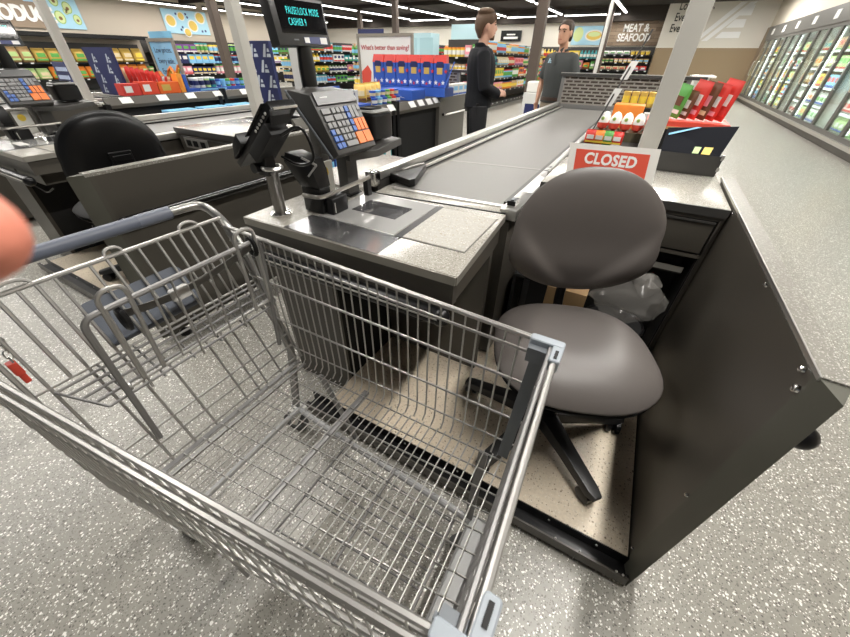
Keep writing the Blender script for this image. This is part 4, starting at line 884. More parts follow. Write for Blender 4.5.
for i in range(4):
    put(product('jar', 'gold', 0.062, 0.062, 0.11, 'yellow', 'gold'), 'jar', (-0.20 + 0.065 * i, 3.95, 1.082), 0, 'gold sweet jar past the orange carton, %s from the belt' % ('first', 'second', 'third', 'fourth')[i], 'gold jars past the orange carton')
tag(obj('display_step', MB().box(-0.26, 0.10, 3.85, 4.05, 0.946, 1.08), M_void), 'black step under the gold jars', 'step')
tag(obj('price_card', MB().box(0.02, 0.095, 3.844, 3.848, 1.06, 1.165), M_tag), 'white price card in front of the gold jars by the post', 'card')
hl = thing('tag_stick', 'thin dark slanted stick with two white price tags over the candy eggs', 'price tag holder', (-0.33, 3.0, 0.945))
sa, sb = Vector((-0.310, 2.82, 0.953)), Vector((-0.135, 3.2, 1.56))
obj('stick', MB().tube([sa, sb], 0.006), M_dark2, hl)
for f in (0.42, 0.66):
    c = sa + (sb - sa) * f
    tg = MB().prism([c + Vector((-0.035, -0.01, -0.055)), c + Vector((0.010, -0.01, -0.055)), c + Vector((0.045, 0.01, 0.045)), c + Vector((0.0, 0.01, 0.045))], (0, 0.003, 0))
    obj('price_tag', tg, M_tag, hl)
tag(obj('far_shelf_top', MB().box(0.32, 0.55, 5.65, 6.15, 1.255, 1.272).box(0.36, 0.50, 5.7, 6.1, 0.0, 1.255), M_white), 'white topped stand past the chocolate bags', 'stand')

# clear bag and clutter behind the seat
bgm = MB(); random.seed(3); rings = []
for i in range(9):
    t_ = i / 8; rr = (0.06 + 0.07 * math.sin(PI * min(1, t_ * 1.15))) * (1 if t_ < 0.85 else 0.6)
    rings.append([(0.170 + 0.030 * t_ + rr * 1.15 * math.cos(a) * random.uniform(0.85, 1.12), 1.545 + rr * 0.62 * math.sin(a) * random.uniform(0.85, 1.12), 0.445 + 0.235 * t_ + random.uniform(-0.012, 0.012)) for a in [2 * PI * k / 18 for k in range(18)]])
bgm.loft(rings)
bgm.loft([[(0.225 + r * math.cos(a) * random.uniform(0.8, 1.2), 1.52 + r * math.sin(a) * random.uniform(0.8, 1.2), z) for a in [2 * PI * k / 12 for k in range(12)]] for r, z in ((0.015, 0.60), (0.045, 0.64), (0.05, 0.67), (0.02, 0.70))])
tag(obj('plastic_bag', bgm, M_film), 'crumpled clear plastic bag over the waste bin behind the grey chair', 'plastic bag')
t = thing('waste_bin', 'dark waste bin under the clear plastic bag behind the grey chair', 'bin', (0.16, 1.545, 0.10))
obj('bin_body', MB().lathe((0.16, 1.545, 0.10), [(0.10, 0), (0.125, 0.30), (0.13, 0.32)], 18), M_blackm, t); obj('bin_rim', MB().tube([(0.16 + 0.132 * math.cos(a), 1.545 + 0.132 * math.sin(a), 0.42) for a in [2 * PI * k / 20 for k in range(20)]], 0.006, 6, closed=True), M_black, t)
tag(obj('cardboard_box', MB().box(-0.16, 0.02, 1.50, 1.68, 0.103, 0.54), mat('cardboard', (0.33, 0.21, 0.10), 0.7), None, 0.004), 'brown cardboard box on the floor behind the grey chair', 'carton')
tag(obj('tape_roll', MB().tube([(-0.22 + 0.05 * math.cos(a), 1.60, 0.622 + 0.05 * math.sin(a)) for a in [2 * PI * k / 18 for k in range(18)]], 0.014, 8, closed=True), M_white), 'white ring of tape under the counter behind the grey chair', 'tape')
tag(obj('under_shelf', MB().box(-0.33, -0.17, 1.50, 1.68, 0.545, 0.557).box(-0.33, -0.315, 1.50, 1.68, 0.103, 0.545), M_void), 'black ledge beneath the rear counter holding the tape ring', 'shelf')

# ================================================================ the neighbouring lanes
OFF2 = (-2.82, -0.06, 0); PAN2 = (-2.56, -0.05, -0.005); OFF3 = (-5.62, -0.12, 0)
base = {o.name: o for o in list(bpy.data.objects)}
NB = {'counter_wing': 'pale speckled counter wing behind the register', 'checkout_counter': 'checkout counter with a steel top', 'conveyor': 'grey conveyor belt between aluminium rails', 'wire_end_rack': 'perforated metal divider at the far belt end',
      'cashier_platform': 'tan raised cashier floor edged in black metal', 'rear_counter': 'steel topped rear counter with a drawer', 'square_post': 'putty coloured square post',
      'register_keypad': 'slanted register keypad with orange and blue keys', 'receipt_printer': 'black receipt printer beside the keypad', 'customer_display': 'black customer pole display',
      'card_terminal': 'black tilted card reader on a steel pole', 'scanner_tower': 'black barcode scanner tower with chrome rail', 'partition_panel': 'charcoal side panel facing the cart',
      'candy_rack': 'black lane rack with price strips'}
for nm, lb in NB.items():
    for off, wh in ((OFF2, 'in the second lane, behind the black chair'), (OFF3, 'in the third lane, farthest left')):
        o = base[nm]
        if nm == 'partition_panel' and off is OFF2: off = PAN2
        if nm == 'candy_rack': wh = wh.replace(', behind the black chair', ' holding the savings sign').replace(', farthest left', ' holding the low prices poster')
        if nm == 'wire_end_rack' and off is OFF3: continue
        if nm == 'square_post': off = (off[0] - 0.036, off[1] + 0.20, 0)
        copy_tree(o, off, lb + ' ' + wh)
# bumper bar on the panel of the second lane, and frame edging
def bumper(x, dy, which, dz=0.0):
    t = thing('bumper_bar', 'shiny black bumper bar along the outside of the side panel, ' + which, 'bumper', (x + 0.03, 1.4 + dy, 0.73 + dz), 'panel bumpers')
    obj('bar', MB().tube([(x + 0.035, 0.74 + dy, 0.735 + dz), (x + 0.035, 2.10 + dy, 0.735 + dz)], 0.026, 12), mat('gloss_black', (0.008, 0.008, 0.008), 0.12), t); obj('cap', MB().ball((x + 0.035, 0.74 + dy, 0.735 + dz), 0.028), M_black, t)
    objs('bracket', [MB().box(x + 0.001, x + 0.02, yy + dy, yy + 0.05 + dy, 0.715 + dz, 0.755 + dz) for yy in (0.85, 1.90)], M_black, t)
bumper(0.448, 0.0, 'nearest lane', 0.055)
def lane_extras(dx, dy, which, full):
    bumper(0.448 + (PAN2[0] if dx > -3 else dx), dy, which)
    x = 0.448 + dx
    r = thing('lane_side_rack', 'dark metal lane side with uprights and a price strip, ' + which, 'rack', (x, 3.8 + dy, 0), 'lane side racks')
    obj('top_strip', MB().prism([(x - 0.025, 2.2 + dy, 1.005), (x + 0.03, 2.2 + dy, 0.935), (x + 0.03, 2.2 + dy, 0.905), (x - 0.035, 2.2 + dy, 0.905), (x - 0.035, 2.2 + dy, 1.005)], (0, 2.41, 0)), M_dark, r)
    for k, yy in enumerate((2.35, 2.75, 3.1, 3.48, 3.9, 4.1, 4.3, 4.48)):
        obj('price_tag', MB().prism([(x - 0.018, yy + dy, 0.998), (x + 0.024, yy + dy, 0.9445), (x + 0.024, yy + dy + 0.12, 0.9445), (x - 0.018, yy + dy + 0.12, 0.998)], (0.003, 0, 0.003)), M_tag, r)
    for yy in (2.2, 3.54, 3.62): obj('upright', MB().box(x - 0.033, x + 0.035, yy + dy - 0.025, yy + dy + 0.025, 0, 0.95 if yy != 3.62 else 1.03), M_black, r)
    obj('back_sheet', MB().box(x - 0.045, x - 0.036, 2.2 + dy, 4.61 + dy, 0.0, 0.9), M_void, r)
    obj('bag_shelf', MB().box(x - 0.035, x + 0.03, 2.24 + dy, 3.50 + dy, 0.30, 0.315), M_black, r)
    obj('end_panel', MB().box(x - 0.04, x + 0.012, 4.625 + dy, 5.42 + dy, 0.02, 0.99), mat('warm_grey_panel', (0.135, 0.125, 0.110), 0.45), r)
    hb = obj('handle', MB().tube(arc([(x + 0.012, 4.72 + dy, 0.80), (x + 0.045, 4.74 + dy, 0.80), (x + 0.045, 5.36 + dy, 0.80), (x + 0.012, 5.38 + dy, 0.80)], 0.03), 0.011, 8), M_alu, r)
    objs('handle_boss', [MB().ball((x + 0.02, yy + dy, 0.80), 0.018) for yy in (4.725, 5.375)], M_black, hb)
lane_extras(-2.82, -0.06, 'second lane', True)
lane_extras(-5.62, -0.12, 'third lane', True)
# tote bags and goods hanging in the side rack of the second lane
X2 = 0.448 - 2.82
def tote(y, w, h, z, c, lab, acc, nm): put(product('box', c, w, 0.05, h, lab, acc), 'box', (X2 - 0.004, y + 0.0, z + 0.002), HZ, nm, 'folded bags in the lane side rack', 'folded_bag')['category'] = 'bag'
for i, (y, w, h, z, c, lab, acc, nm) in enumerate(((2.34, 0.16, 0.34, 0.315, 'light blue', 'white', 'yellow', 'pale blue bag with a yellow mark by the scanner tower'), (2.47, 0.045, 0.40, 0.315, 'navy', 'light blue', 'blue', 'first slim navy bag next to the pale blue bag'),
        (2.53, 0.045, 0.40, 0.315, 'blue', 'light blue', 'navy', 'slim bright blue bag next to the pale blue bag'), (2.60, 0.05, 0.40, 0.315, 'navy', 'red', 'blue', 'second slim navy bag, with a red mark'),
        (2.86, 0.14, 0.36, 0.315, 'orange', 'yellow', 'navy', 'orange and yellow bag under the receipt printer'), (3.02, 0.15, 0.36, 0.315, 'light blue', 'light blue', 'orange', 'sky blue bag right of the orange bag'),
        (3.15, 0.06, 0.42, 0.315, 'navy', 'navy', 'white', 'slim navy bag right of the sky blue bag'), (3.23, 0.06, 0.42, 0.315, 'blue', 'navy', 'white', 'slim royal blue bag right of the navy bag'), (3.355, 0.13, 0.42, 0.315, 'teal', 'white', 'light blue', 'teal bag with white print beside the black upright'),
        (3.80, 0.22, 0.40, 0.0, 'teal', 'teal', 'white', 'large teal bag on the floor in the dark opening'))):
    tote(y, w, h, z, c, lab, acc, nm)

# goods on top of the second lane's rack
def printed_sign(name, label, x0, x1, y, z0, z1, fm, bm_, lines, tm_, size, cat='sign', bold=0.0, tilt=0.0, z_text=None):
    t = thing(name, label, cat, ((x0 + x1) / 2, y, z0))
    w = 0.035
    obj('frame', MB().box(x0, x1, y, y + 0.03, z0, z0 + w).box(x0, x1, y, y + 0.03, z1 - w, z1).box(x0, x0 + w, y, y + 0.03, z0 + w, z1 - w).box(x1 - w, x1, y, y + 0.03, z0 + w, z1 - w), fm, t)
    obj('card', MB().box(x0 + w, x1 - w, y + 0.012, y + 0.022, z0 + w, z1 - w), bm_, t)
    for i, s in enumerate(lines):
        text('lettering', s, size, tm_, t, plane_mtx(((x0 + x1) / 2, y + 0.011, (z_text or z1 - 0.16) - size * 1.35 * i), (1, 0, 0), (0, 0, 1)), 0.0008, bold)
    return t
M_fr = mat('pewter_frame', (0.30, 0.27, 0.22), 0.4, 0.3)
sg = printed_sign('savings_sign', 'framed white sign with red words standing over the blue boxes', -3.96, -3.02, 5.0, 0.98, 1.655, M_fr, M_white, ["What's better than saving?", 'More saving.'], mat('crimson_ink', (0.42, 0.02, 0.02), 0.5), 0.076, z_text=1.50, bold=0.0012)
obj('red_art', MB().prism([(-3.92, 5.011, 1.02), (-3.78, 5.011, 1.02), (-3.74, 5.011, 1.22), (-3.80, 5.011, 1.30), (-3.92, 5.011, 1.22)], (0, 0.001, 0)), M_red, sg)
obj('stand', MB().box(-3.55, -3.45, 5.032, 5.06, 0.98, 1.5).box(-3.95, -3.05, 4.98, 5.08, 0.964, 0.98), M_dark2, sg)
M_star = mat('star_white', (0.8, 0.8, 0.78), 0.5)
def star(c, r, y, b):
    pts = []
    for k in range(10): a = PI / 2 + k * PI / 5; q_ = r if k % 2 == 0 else r * 0.42; pts.append((c[0] + q_ * math.cos(a), y, c[1] + q_ * math.sin(a)))
    b.prism(pts, (0, -0.002, 0)); return b
pk = []
for i in range(6):
    x = -3.30 + 0.185 * i; y = 4.62
    t = thing('snack_pack', 'blue star printed pack with red top, %s from the left before the savings sign' % ('first', 'second', 'third', 'fourth', 'fifth', 'sixth')[i], 'snack pack', (x, y, 1.10), 'star spangled snack packs')
    obj('pack_body', MB().rbox(x - 0.088, x + 0.088, y - 0.05, y + 0.05, 1.10, 1.345, 0.012), cm('blue'), t)
    obj('red_top', MB().prism([(x - 0.088, y - 0.05, 1.345), (x + 0.088, y - 0.05, 1.345), (x + 0.075, y - 0.03, 1.425), (x - 0.075, y - 0.03, 1.425)], (0, 0.06, 0)), cm('red'), t)
    hb_ = MB().prism([(x - 0.055, y - 0.053, 1.30), (x - 0.055, y - 0.053, 1.33), (x - 0.04, y - 0.053, 1.36), (x + 0.04, y - 0.053, 1.36), (x + 0.055, y - 0.053, 1.33), (x + 0.055, y - 0.053, 1.30)], (0, 0.003, 0)); obj('navy_badge', hb_, cm('navy'), t)
    obj('gold_print', MB().box(x - 0.038, x + 0.038, y - 0.055, y - 0.052, 1.235, 1.300), cm('gold'), t)
    objs('star', [star((x + e, 1.15), 0.028, y - 0.051, MB()) for e in (-0.05, 0.05)], M_star, t)
    objs('red_star', [star((x + 0.085, 1.265), 0.026, y - 0.052, MB()), star((x, 1.135), 0.022, y - 0.051, MB())], cm('red'), t)
tag(obj('display_case', MB().box(-3.42, -2.26, 4.50, 4.75, 1.007, 1.098).prism([(-2.275, 4.50, 1.10), (-2.26, 4.50, 1.10), (-2.26, 4.75, 1.36), (-2.275, 4.75, 1.36)], (0, 0.002, 0)), cm('blue')), 'blue cardboard display under the red topped packs', 'display box')
sc_ = tag(obj('snack_case', MB().rbox(-2.91, -2.42, 3.98, 4.30, 0.995, 1.10, 0.015), cm('blue')), 'low blue tray with a white splash in front of the red topped packs', 'carton')
obj('splash_print', MB().prism([(-2.86, 3.979, 1.06), (-2.51, 3.979, 1.02), (-2.66, 3.979, 1.05), (-2.78, 3.979, 1.085)], (0, -0.002, 0)), M_white, sc_)
X2r = -2.42
tag(obj('display_tray', MB().box(-2.92, -2.50, 2.92, 3.30, 1.0, 1.02).box(-2.93, -2.91, 2.90, 3.32, 1.0, 1.15).box(-2.92, -2.50, 2.90, 2.92, 1.0, 1.05), cm('blue')), 'blue cardboard tray of small packs, nearest on the second lane', 'tray')
for i in range(4):
    for j in range(2):
        put(product('box', ('pale green', 'white', 'teal', 'silver')[i], 0.075, 0.06, 0.115, 'navy', 'white'), 'box', (-2.845 + 0.092 * i, 2.98 + 0.14 * j, 1.024), 0.3, '%s small pack in the %s row of the nearest blue tray' % (('pale green', 'white', 'teal', 'silver')[i], ('front', 'rear')[j]), 'small packs in the blue tray')
for i in range(6):
    for j in range(2):
        c = ('blue', 'light blue', 'blue', 'green', 'red', 'blue')[i]
        put(product('tub', c, 0.07, 0.07, 0.06, ('white', 'cream')[j], c), 'tub', (-2.48 - 0.02 * j, 3.34 + 0.085 * i, 1.003 + 0.062 * j), HZ, '%s gum tub, %s layer on the second lane edge, %s from the near end' % (c, ('lower', 'upper')[j], ('first', 'second', 'third', 'fourth', 'fifth', 'sixth')[i]), 'gum tubs on the second lane')
for i in range(4):
    put(product('bag', 'gold', 0.13, 0.09, 0.17, 'cream', 'brown'), 'bag', (-2.72 - 0.03 * i, 3.42 + 0.13 * i, 1.003), 0.7, 'gold sweet bag behind the row of gum tubs, %s from the near end' % ('first', 'second', 'third', 'fourth')[i], 'gold sweet bags')
for i in range(4):
    put(product('box', 'white', 0.16, 0.10, 0.13, 'light blue', 'blue'), 'box', (-2.40, 4.845 + 0.165 * i, 0.993), HZ, 'white and pale blue carton on the second lane panel end, %s from the near side' % ('first', 'second', 'third', 'fourth')[i], 'white cartons on the panel end')

# goods on the third lane's rack
X3 = -5.23
ps = printed_sign('price_poster', 'framed pale blue poster with dark words standing on the third lane', -5.93, -5.36, 3.15, 1.03, 1.55, M_fr, mat('poster_blue', (0.24, 0.52, 0.76), 0.5), ['Low prices.', 'Every aisle.', 'Every day.'], mat('navy_ink', (0.02, 0.03, 0.10), 0.5), 0.082, z_text=1.43)
wv = MB(); wpts = [(-5.89, 1.20), (-5.82, 1.13), (-5.74, 1.14), (-5.66, 1.22), (-5.60, 1.25), (-5.55, 1.20), (-5.54, 1.12), (-5.49, 1.20), (-5.42, 1.27), (-5.40, 1.27)]
for dz_, m_, w_ in ((0.0, 'orange', 0.022), (-0.03, 'yellow', 0.014)):
    obj('wave_print', MB().tube([(x, 3.158, z + dz_) for x, z in wpts], w_, 6), cm(m_), ps)
obj('stand', MB().box(-5.72, -5.60, 3.182, 3.22, 0.947, 1.3), M_dark2, ps)
tag(obj('blue_board', MB().box(-5.98, -5.50, 3.24, 3.26, 0.964, 1.62), mat('sky_card2', (0.20, 0.50, 0.72), 0.5)), 'pale blue board behind the poster on the third lane', 'board')
def logo(b, o, r, u, s):
    """slanted three-bar emblem in the plane r,u"""
    o = Vector(o); r = Vector(r); u = Vector(u); n = r.cross(u)
    def P_(a, c): return o + r * (a * s) + u * (c * s) + n * 0.001
    b.prism([P_(-0.45, -0.4), P_(-0.15, -0.4), P_(0.15, 0.45), P_(-0.08, 0.45)], n * 0.001)
    b.prism([P_(0.0, -0.4), P_(0.5, -0.4), P_(0.46, -0.18), P_(0.08, -0.18)], n * 0.001)
    b.prism([P_(0.12, -0.06), P_(0.42, -0.06), P_(0.36, 0.16), P_(0.2, 0.16)], n * 0.001)
def navy_board(label, p, w, h, tilt=0.0):
    x, y, z = p; t = thing('navy_display', label, 'display', p)
    obj('board', MB().box(x - w / 2, x + w / 2, y, y + 0.03, z, z + h), cm('navy'), t)
    for i in range(int(h / 0.105)):
        for j in range(2): b = MB(); logo(b, (x - w / 4 + j * w / 2 + (0.03 if i % 2 else -0.03), y, z + 0.06 + 0.105 * i), (1, 0, 0), (0, 0, 1), 0.10); obj('emblem_print', b, mat('emblem_grey', (0.55, 0.60, 0.66), 0.5), t)
    return t
navy_board('navy stand printed with pale emblems beside the post of the third lane', (-6.02, 2.58, 0.966), 0.66, 0.48)
nb = navy_board('tall navy stand printed with pale emblems behind the post of the second lane', (-2.99, 2.44, 0.0), 0.31, 1.49)
tag(obj('white_board', MB().box(-3.06, -2.90, 2.85, 2.87, 0.947, 1.47).box(-3.02, -2.94, 2.82, 2.90, 0.947, 0.953), M_white), 'white board beside the tall navy stand, left of the customer display', 'board')
tag(obj('card_stand', MB().prism([(-6.55, 2.25, 0.93), (-6.18, 2.25, 0.93), (-6.30, 2.30, 1.30), (-6.62, 2.30, 1.30)], (0, 0.04, 0)), cm('navy')), 'navy card stand left of the third lane post', 'display')
for i in range(4): tag(obj('card_sleeve', MB().box(-6.50 + 0.0, -6.24, 2.236 + 0.012 * i, 2.248 + 0.012 * i, 0.97 + 0.08 * i, 1.01 + 0.08 * i), mat('pale_blue_print', (0.45, 0.52, 0.70), 0.5)), 'pale strip on the navy card stand, %s from the bottom, by the third lane' % ('first', 'second', 'third', 'fourth')[i], 'card', 'strips on the navy card stand')
for i in range(3): put(product('bag', ('orange', 'cream', 'orange')[i], 0.13, 0.03, 0.26, 'white', 'green'), 'bag', (-5.90 + 0.055 * i, 2.70 + 0.02 * i, 0.992), -0.9, ('first orange', 'cream coloured', 'second orange')[i] + ' snack bag next to the red bags on the third lane', 'snack bags on the third lane')
for i in range(7): put(product('bag', 'red', 0.115, 0.03, 0.27 - 0.008 * i, ('white', 'pink')[i % 2], 'white'), 'bag', (-5.72 + 0.048 * i, 2.70 + 0.03 * i, 0.998), -0.9, 'red bag of sweets, %s from the left on the third lane' % ('first', 'second', 'third', 'fourth', 'fifth', 'sixth', 'seventh')[i], 'red bags on the third lane').rotation_euler = (0, 0.10, -0.9)
for i in range(4): put(product('bag', ('white', 'red', 'cream', 'red')[i], 0.09, 0.03, 0.17, ('red', 'white', 'red', 'white')[i], 'brown'), 'bag', (-5.64 + 0.06 * i, 3.04, 0.992), -0.9, ('white and red', 'red and white', 'cream and red', 'second red and white')[i] + ' small bag under the pale blue poster', 'small bags under the poster')
tag(obj('display_step', MB().box(-6.0, -5.38, 2.62, 2.95, 0.964, 0.988).box(-5.70, -5.38, 2.95, 3.10, 0.964, 0.988), M_void), 'black step under the red bags on the third lane', 'step')
def long_tray(x0_, x1, y0, y1, z0, z1, c, nm, b2=None):
    x0 = max(x0_, x1 - 0.13); t = thing('candy_tray', nm, 'tray', ((x0 + x1) / 2, (y0 + y1) / 2, z0)); obj('tray_box', MB().box(x0, x1, y0, y1, z0, z1), c, t)
    obj('label_print', MB().box(x1, x1 + 0.002, y0 + (y1 - y0) * 0.15, y0 + (y1 - y0) * 0.55, z0 + (z1 - z0) * 0.25, z0 + (z1 - z0) * 0.8), b2 or M_white, t)
    return t
long_tray(-5.50, -5.24, 2.33, 2.52, 1.006, 1.12, cm('red'), 'red candy tray at the near end of the third lane edge'); long_tray(-5.50, -5.24, 2.53, 2.72, 1.006, 1.13, mat('scarlet', (0.72, 0.06, 0.02), 0.45), 'scarlet candy tray with white print, second on the third lane edge')
long_tray(-5.50, -5.24, 2.73, 2.98, 1.006, 1.12, mat('vermilion', (0.80, 0.13, 0.015), 0.45), 'orange red candy tray with gold print, third on the third lane edge', cm('gold'))
long_tray(-5.55, -5.24, 2.99, 3.05, 1.006, 1.20, mat('tangerine', (0.85, 0.33, 0.04), 0.5), 'tall orange carton end beside the blue tray on the third lane', cm('orange'))
long_tray(-5.60, -5.24, 3.06, 3.10, 1.006, 1.19, cm('blue'), 'slanted royal blue carton end on the third lane', cm('blue')); long_tray(-5.60, -5.24, 3.10, 4.06, 1.006, 1.04, cm('blue'), 'long low blue tray on the third lane edge', cm('light blue'))
for i in range(4):
    for j in range(2): put(product('jar', ('silver', 'white', 'pale green', 'teal')[i], 0.07, 0.07, 0.11, 'navy', 'white'), 'jar', (-5.28 - 0.075 * j, 3.23 + 0.08 * i, 1.043), HZ, '%s jar in the %s row of the long blue tray' % (('silver', 'white', 'pale green', 'teal')[i], ('front', 'rear')[j]), 'jars in the long blue tray')
for i in range(7):
    c = ('blue', 'light blue', 'green', 'red', 'blue', 'green', 'light blue')[i]
    put(product('tub', c, 0.068, 0.068, 0.085, 'light blue', c), 'tub', (-5.30, 3.56 + 0.075 * i, 1.043), HZ, '%s gum tub on the third lane, %s from the near end' % (c, ('first', 'second', 'third', 'fourth', 'fifth', 'sixth', 'seventh')[i]), 'gum tubs on the third lane')
for i in range(3): put(product('box', 'light blue', 0.34, 0.18, 0.07, 'blue', 'white'), 'box', (-5.01, 2.75 + 0.42 * i, 0.788), HZ, ('first', 'second', 'third')[i] + ' pale blue flat pack on the belt side of the third lane rack', 'flat packs on the third lane')
tag(obj('rack_ledge', MB().box(-5.12, -4.90, 2.5, 4.0, 0.77, 0.785).box(-5.13, -5.12, 2.5, 4.0, 0.6, 0.785), M_dark2), 'dark ledge under the pale blue flat packs', 'shelf')
# second lane clutter
M_bag = mat('shiny_black_bag', (0.02, 0.02, 0.022), 0.15)
def card(name, label, x, y, z, w, d, h, m): return tag(obj(name, MB().box(x - w / 2, x + w / 2, y - d / 2, y + d / 2, z, z + h), m), label, name.split('_')[-1])
t = thing('hand_scanner', 'dark hand scanner with a red trigger lying under the second lane keypad', 'hand scanner', (-3.62, 1.12, 0.903))
obj('grip', MB().tube([(-3.70, 1.10, 0.925), (-3.58, 1.14, 0.93)], 0.018, 10), M_black, t); obj('head', MB().rbox(-3.58, -3.50, 1.11, 1.17, 0.905, 0.955, 0.012), M_dark2, t); obj('trigger', MB().ball((-3.64, 1.10, 0.93), 0.012), M_red, t)
card('paper_note', 'white paper note lying on the steel top of the second lane counter', -3.62, 0.86, 0.903, 0.16, 0.05, 0.002, M_white)
make_chair((-2.80, 0.99, 0.10), math.radians(-96), mat('black_fabric', (0.016, 0.016, 0.016), 0.75), 'black office chair seen from behind at the second lane', 'cashier chairs', 0.495, leg0=0.3)
pl_ = thing('socket_plate', 'steel socket plate on the cabinet side beside the black chair', 'socket', (-2.72, 1.62, 0.80)); obj('plate', MB().box(-3.0, -2.72, 1.600, 1.606, 0.83, 0.90), M_alu, pl_); obj('socket', None, M_black, pl_) if False else objs('socket', [MB().box(x, x + 0.05, 1.596, 1.600, 0.845, 0.885) for x in (-2.97, -2.89, -2.80)], M_black, pl_)
ws = thing('hand_basket_stand', 'white floor stand with a navy panel beside the man in the dark polo', 'stand', (-2.25, 9.0, 0))
obj('stand_body', MB().rbox(-2.50, -2.02, 8.8, 9.2, 0, 0.82, 0.04), mat('stand_white', (0.62, 0.62, 0.60), 0.4), ws); obj('stand_top', MB().rbox(-2.46, -2.06, 8.84, 9.16, 0.82, 1.02, 0.05), M_white, ws); obj('navy_panel', MB().box(-2.42, -2.10, 8.795, 8.80, 0.35, 0.62), cm('navy'), ws)
b = MB(); logo(b, (-2.16, 8.793, 0.48), (1, 0, 0), (0, 0, 1), 0.16); obj('emblem_print', b, M_white, ws)
# ================================================================ the empty shopping cart
ca = thing('shopping_cart', 'empty zinc wire shopping cart with a blue grey handle in the foreground', 'shopping cart', (-0.55, 0.29, 0))
ZR = 0.97
def rimR(x): return 0.574 + (x + 0.87) * (0.538 - 0.574) / 0.85
def rimL(x): return -0.016 + (x + 0.80) * (0.072 + 0.016) / 0.78
def zb(x): return 0.50 + (x + 0.85) / 0.83 * 0.085           # basket bottom
def botR(x): return rimR(x) - 0.006
def botL(x): return rimL(x) + 0.004
XF, XFN, XB = -0.022, -0.002, -0.85                                        # front, rear of the bottom
RT = 0.0045; WR = 0.0024
# side walls: rods along x, then the U wires (upright left, bottom, upright right) drawn as separate meshes for wall and bottom
def side_wall(rim, bot, nm):
    g = MB()
    def pt(x, f): return (x, bot(x) + (rim(x) - bot(x)) * f, zb(x) + (ZR - zb(x)) * f)
    def xback(f): return XB - 0.21 * f
    for f, r in ((1.0, RT), (0.91, 0.0036), (0.68, 0.0036 if rim(0) > 0.3 else 0.0050), (0.36, 0.0034 if rim(0) > 0.3 else 0.0050), (0.12, 0.0026)):
        g.tube([pt(xback(f), f), pt(XF if rim(0) > 0.3 else XFN, f)], r, 6)
    x = XF - 0.03
    sgn = 1 if rim(0) > 0.3 else -1
    while x > -0.99:
        f0 = 0.0 if x > XB else (XB - x) / 0.21
        pts = [pt(x, 1.0)]
        if f0 < 0.05:
            pts += [pt(x, 0.14), (x, bot(x) - sgn * 0.004, zb(x) + 0.016), (x, bot(x) - sgn * 0.020, zb(x) + 0.002)]
        else: pts += [pt(x, f0)]
        g.tube([(p[0], p[1] + sgn * 0.003, p[2]) for p in pts], WR if sgn > 0 else 0.0019, 5)
        x -= 0.0303
    return obj(nm, g, M_wire, ca)
side_wall(rimR, botR, 'side_basket_wall'); side_wall(rimL, botL, 'side_basket_wall')
def rail2(rim, s):
    return MB().tube([(-1.06, rim(-1.06) + s * 0.011, ZR - 0.004), (XF if s > 0 else XFN, rim(XF) + s * 0.011, ZR - 0.004)], 0.0042, 6)
obj('rim_rod', rail2(rimL, -1), M_wire, ca); obj('rim_rod', rail2(rimR, 1), M_wire, ca)
# bottom grid
g = MB(); x = XF - 0.03
while x > XB: g.tube([(x, botL(x) + 0.018, zb(x)), (x, botR(x) - 0.018, zb(x))], 0.0019, 5); x -= 0.0236
for k in range(10):
    f = (k + 0.5) / 10
    g.tube([(XB, botL(XB) + (botR(XB) - botL(XB)) * f, zb(XB) - 0.004), (XF, botL(XF) + (botR(XF) - botL(XF)) * f, zb(XF) - 0.004)], 0.0024, 5)
obj('bottom_grid', g, M_wire, ca)
for xx, r in ((XB, 0.006), (XB + 0.03, 0.0045), (-0.52, 0.007), (XF - 0.005, 0.003)): obj('bottom_cross_bar', MB().bar((xx, botL(xx), zb(xx) - 0.010), (xx, botR(xx), zb(xx) - 0.010), r * 2.6, r * 1.4), M_wiredark, ca)
# front wall: two close frames, near vertical
g = MB()
def fpt(y, f): return (XFN + (XF - XFN) * y - 0.012 * (1 - f), botL(XF) + (botR(XF) - botL(XF)) * y + ((rimL(XF) - botL(XF)) * (1 - y) + (rimR(XF) - botR(XF)) * y) * f, zb(XF) + (ZR - zb(XF)) * f)
for f, r in ((1.0, 0.004), (0.90, 0.003), (0.66, 0.0035), (0.36, 0.0032), (0.08, 0.0032)): g.tube([fpt(0, f), fpt(1, f)], r)
for k in range(1, 17): g.tube([fpt(k / 17, 0), fpt(k / 17, 1)], WR, 5)
obj('front_basket_wall', g, M_wiredark, ca)
objs('front_frame', [MB().bar((XFN - 0.016, rimL(XF) + 0.012, ZR - 0.01), (XFN - 0.030, botL(XF) + 0.012, zb(XF)), 0.026, 0.007, (0, 1, 0)), MB().bar((XF - 0.016, rimR(XF) - 0.012, ZR - 0.01), (XF - 0.030, botR(XF) - 0.012, zb(XF)), 0.026, 0.007, (0, 1, 0))], M_capd, ca, 0.001)
obj('front_rim', MB().tube([(XFN + 0.012, rimL(XF), ZR), (XF + 0.012, rimR(XF), ZR)], 0.0055, 8), M_wire, ca)
fr2 = MB()
for f in (0.55, 0.25): fr2.tube([(XFN + 0.014, fpt(0, f)[1], fpt(0, f)[2]), (XF + 0.014, fpt(1, f)[1], fpt(1, f)[2])], 0.004)
for k in range(0, 12): fr2.tube([(fpt(k / 11, 1)[0] + 0.012, fpt(k / 11, 0.9)[1], fpt(k / 11, 0.92)[2]), (fpt(k / 11, 1)[0] + 0.010, fpt(k / 11, 0.1)[1], fpt(k / 11, 0.1)[2])], 0.0022, 5)
obj('outer_front_grid', fr2, M_wiredark, ca)
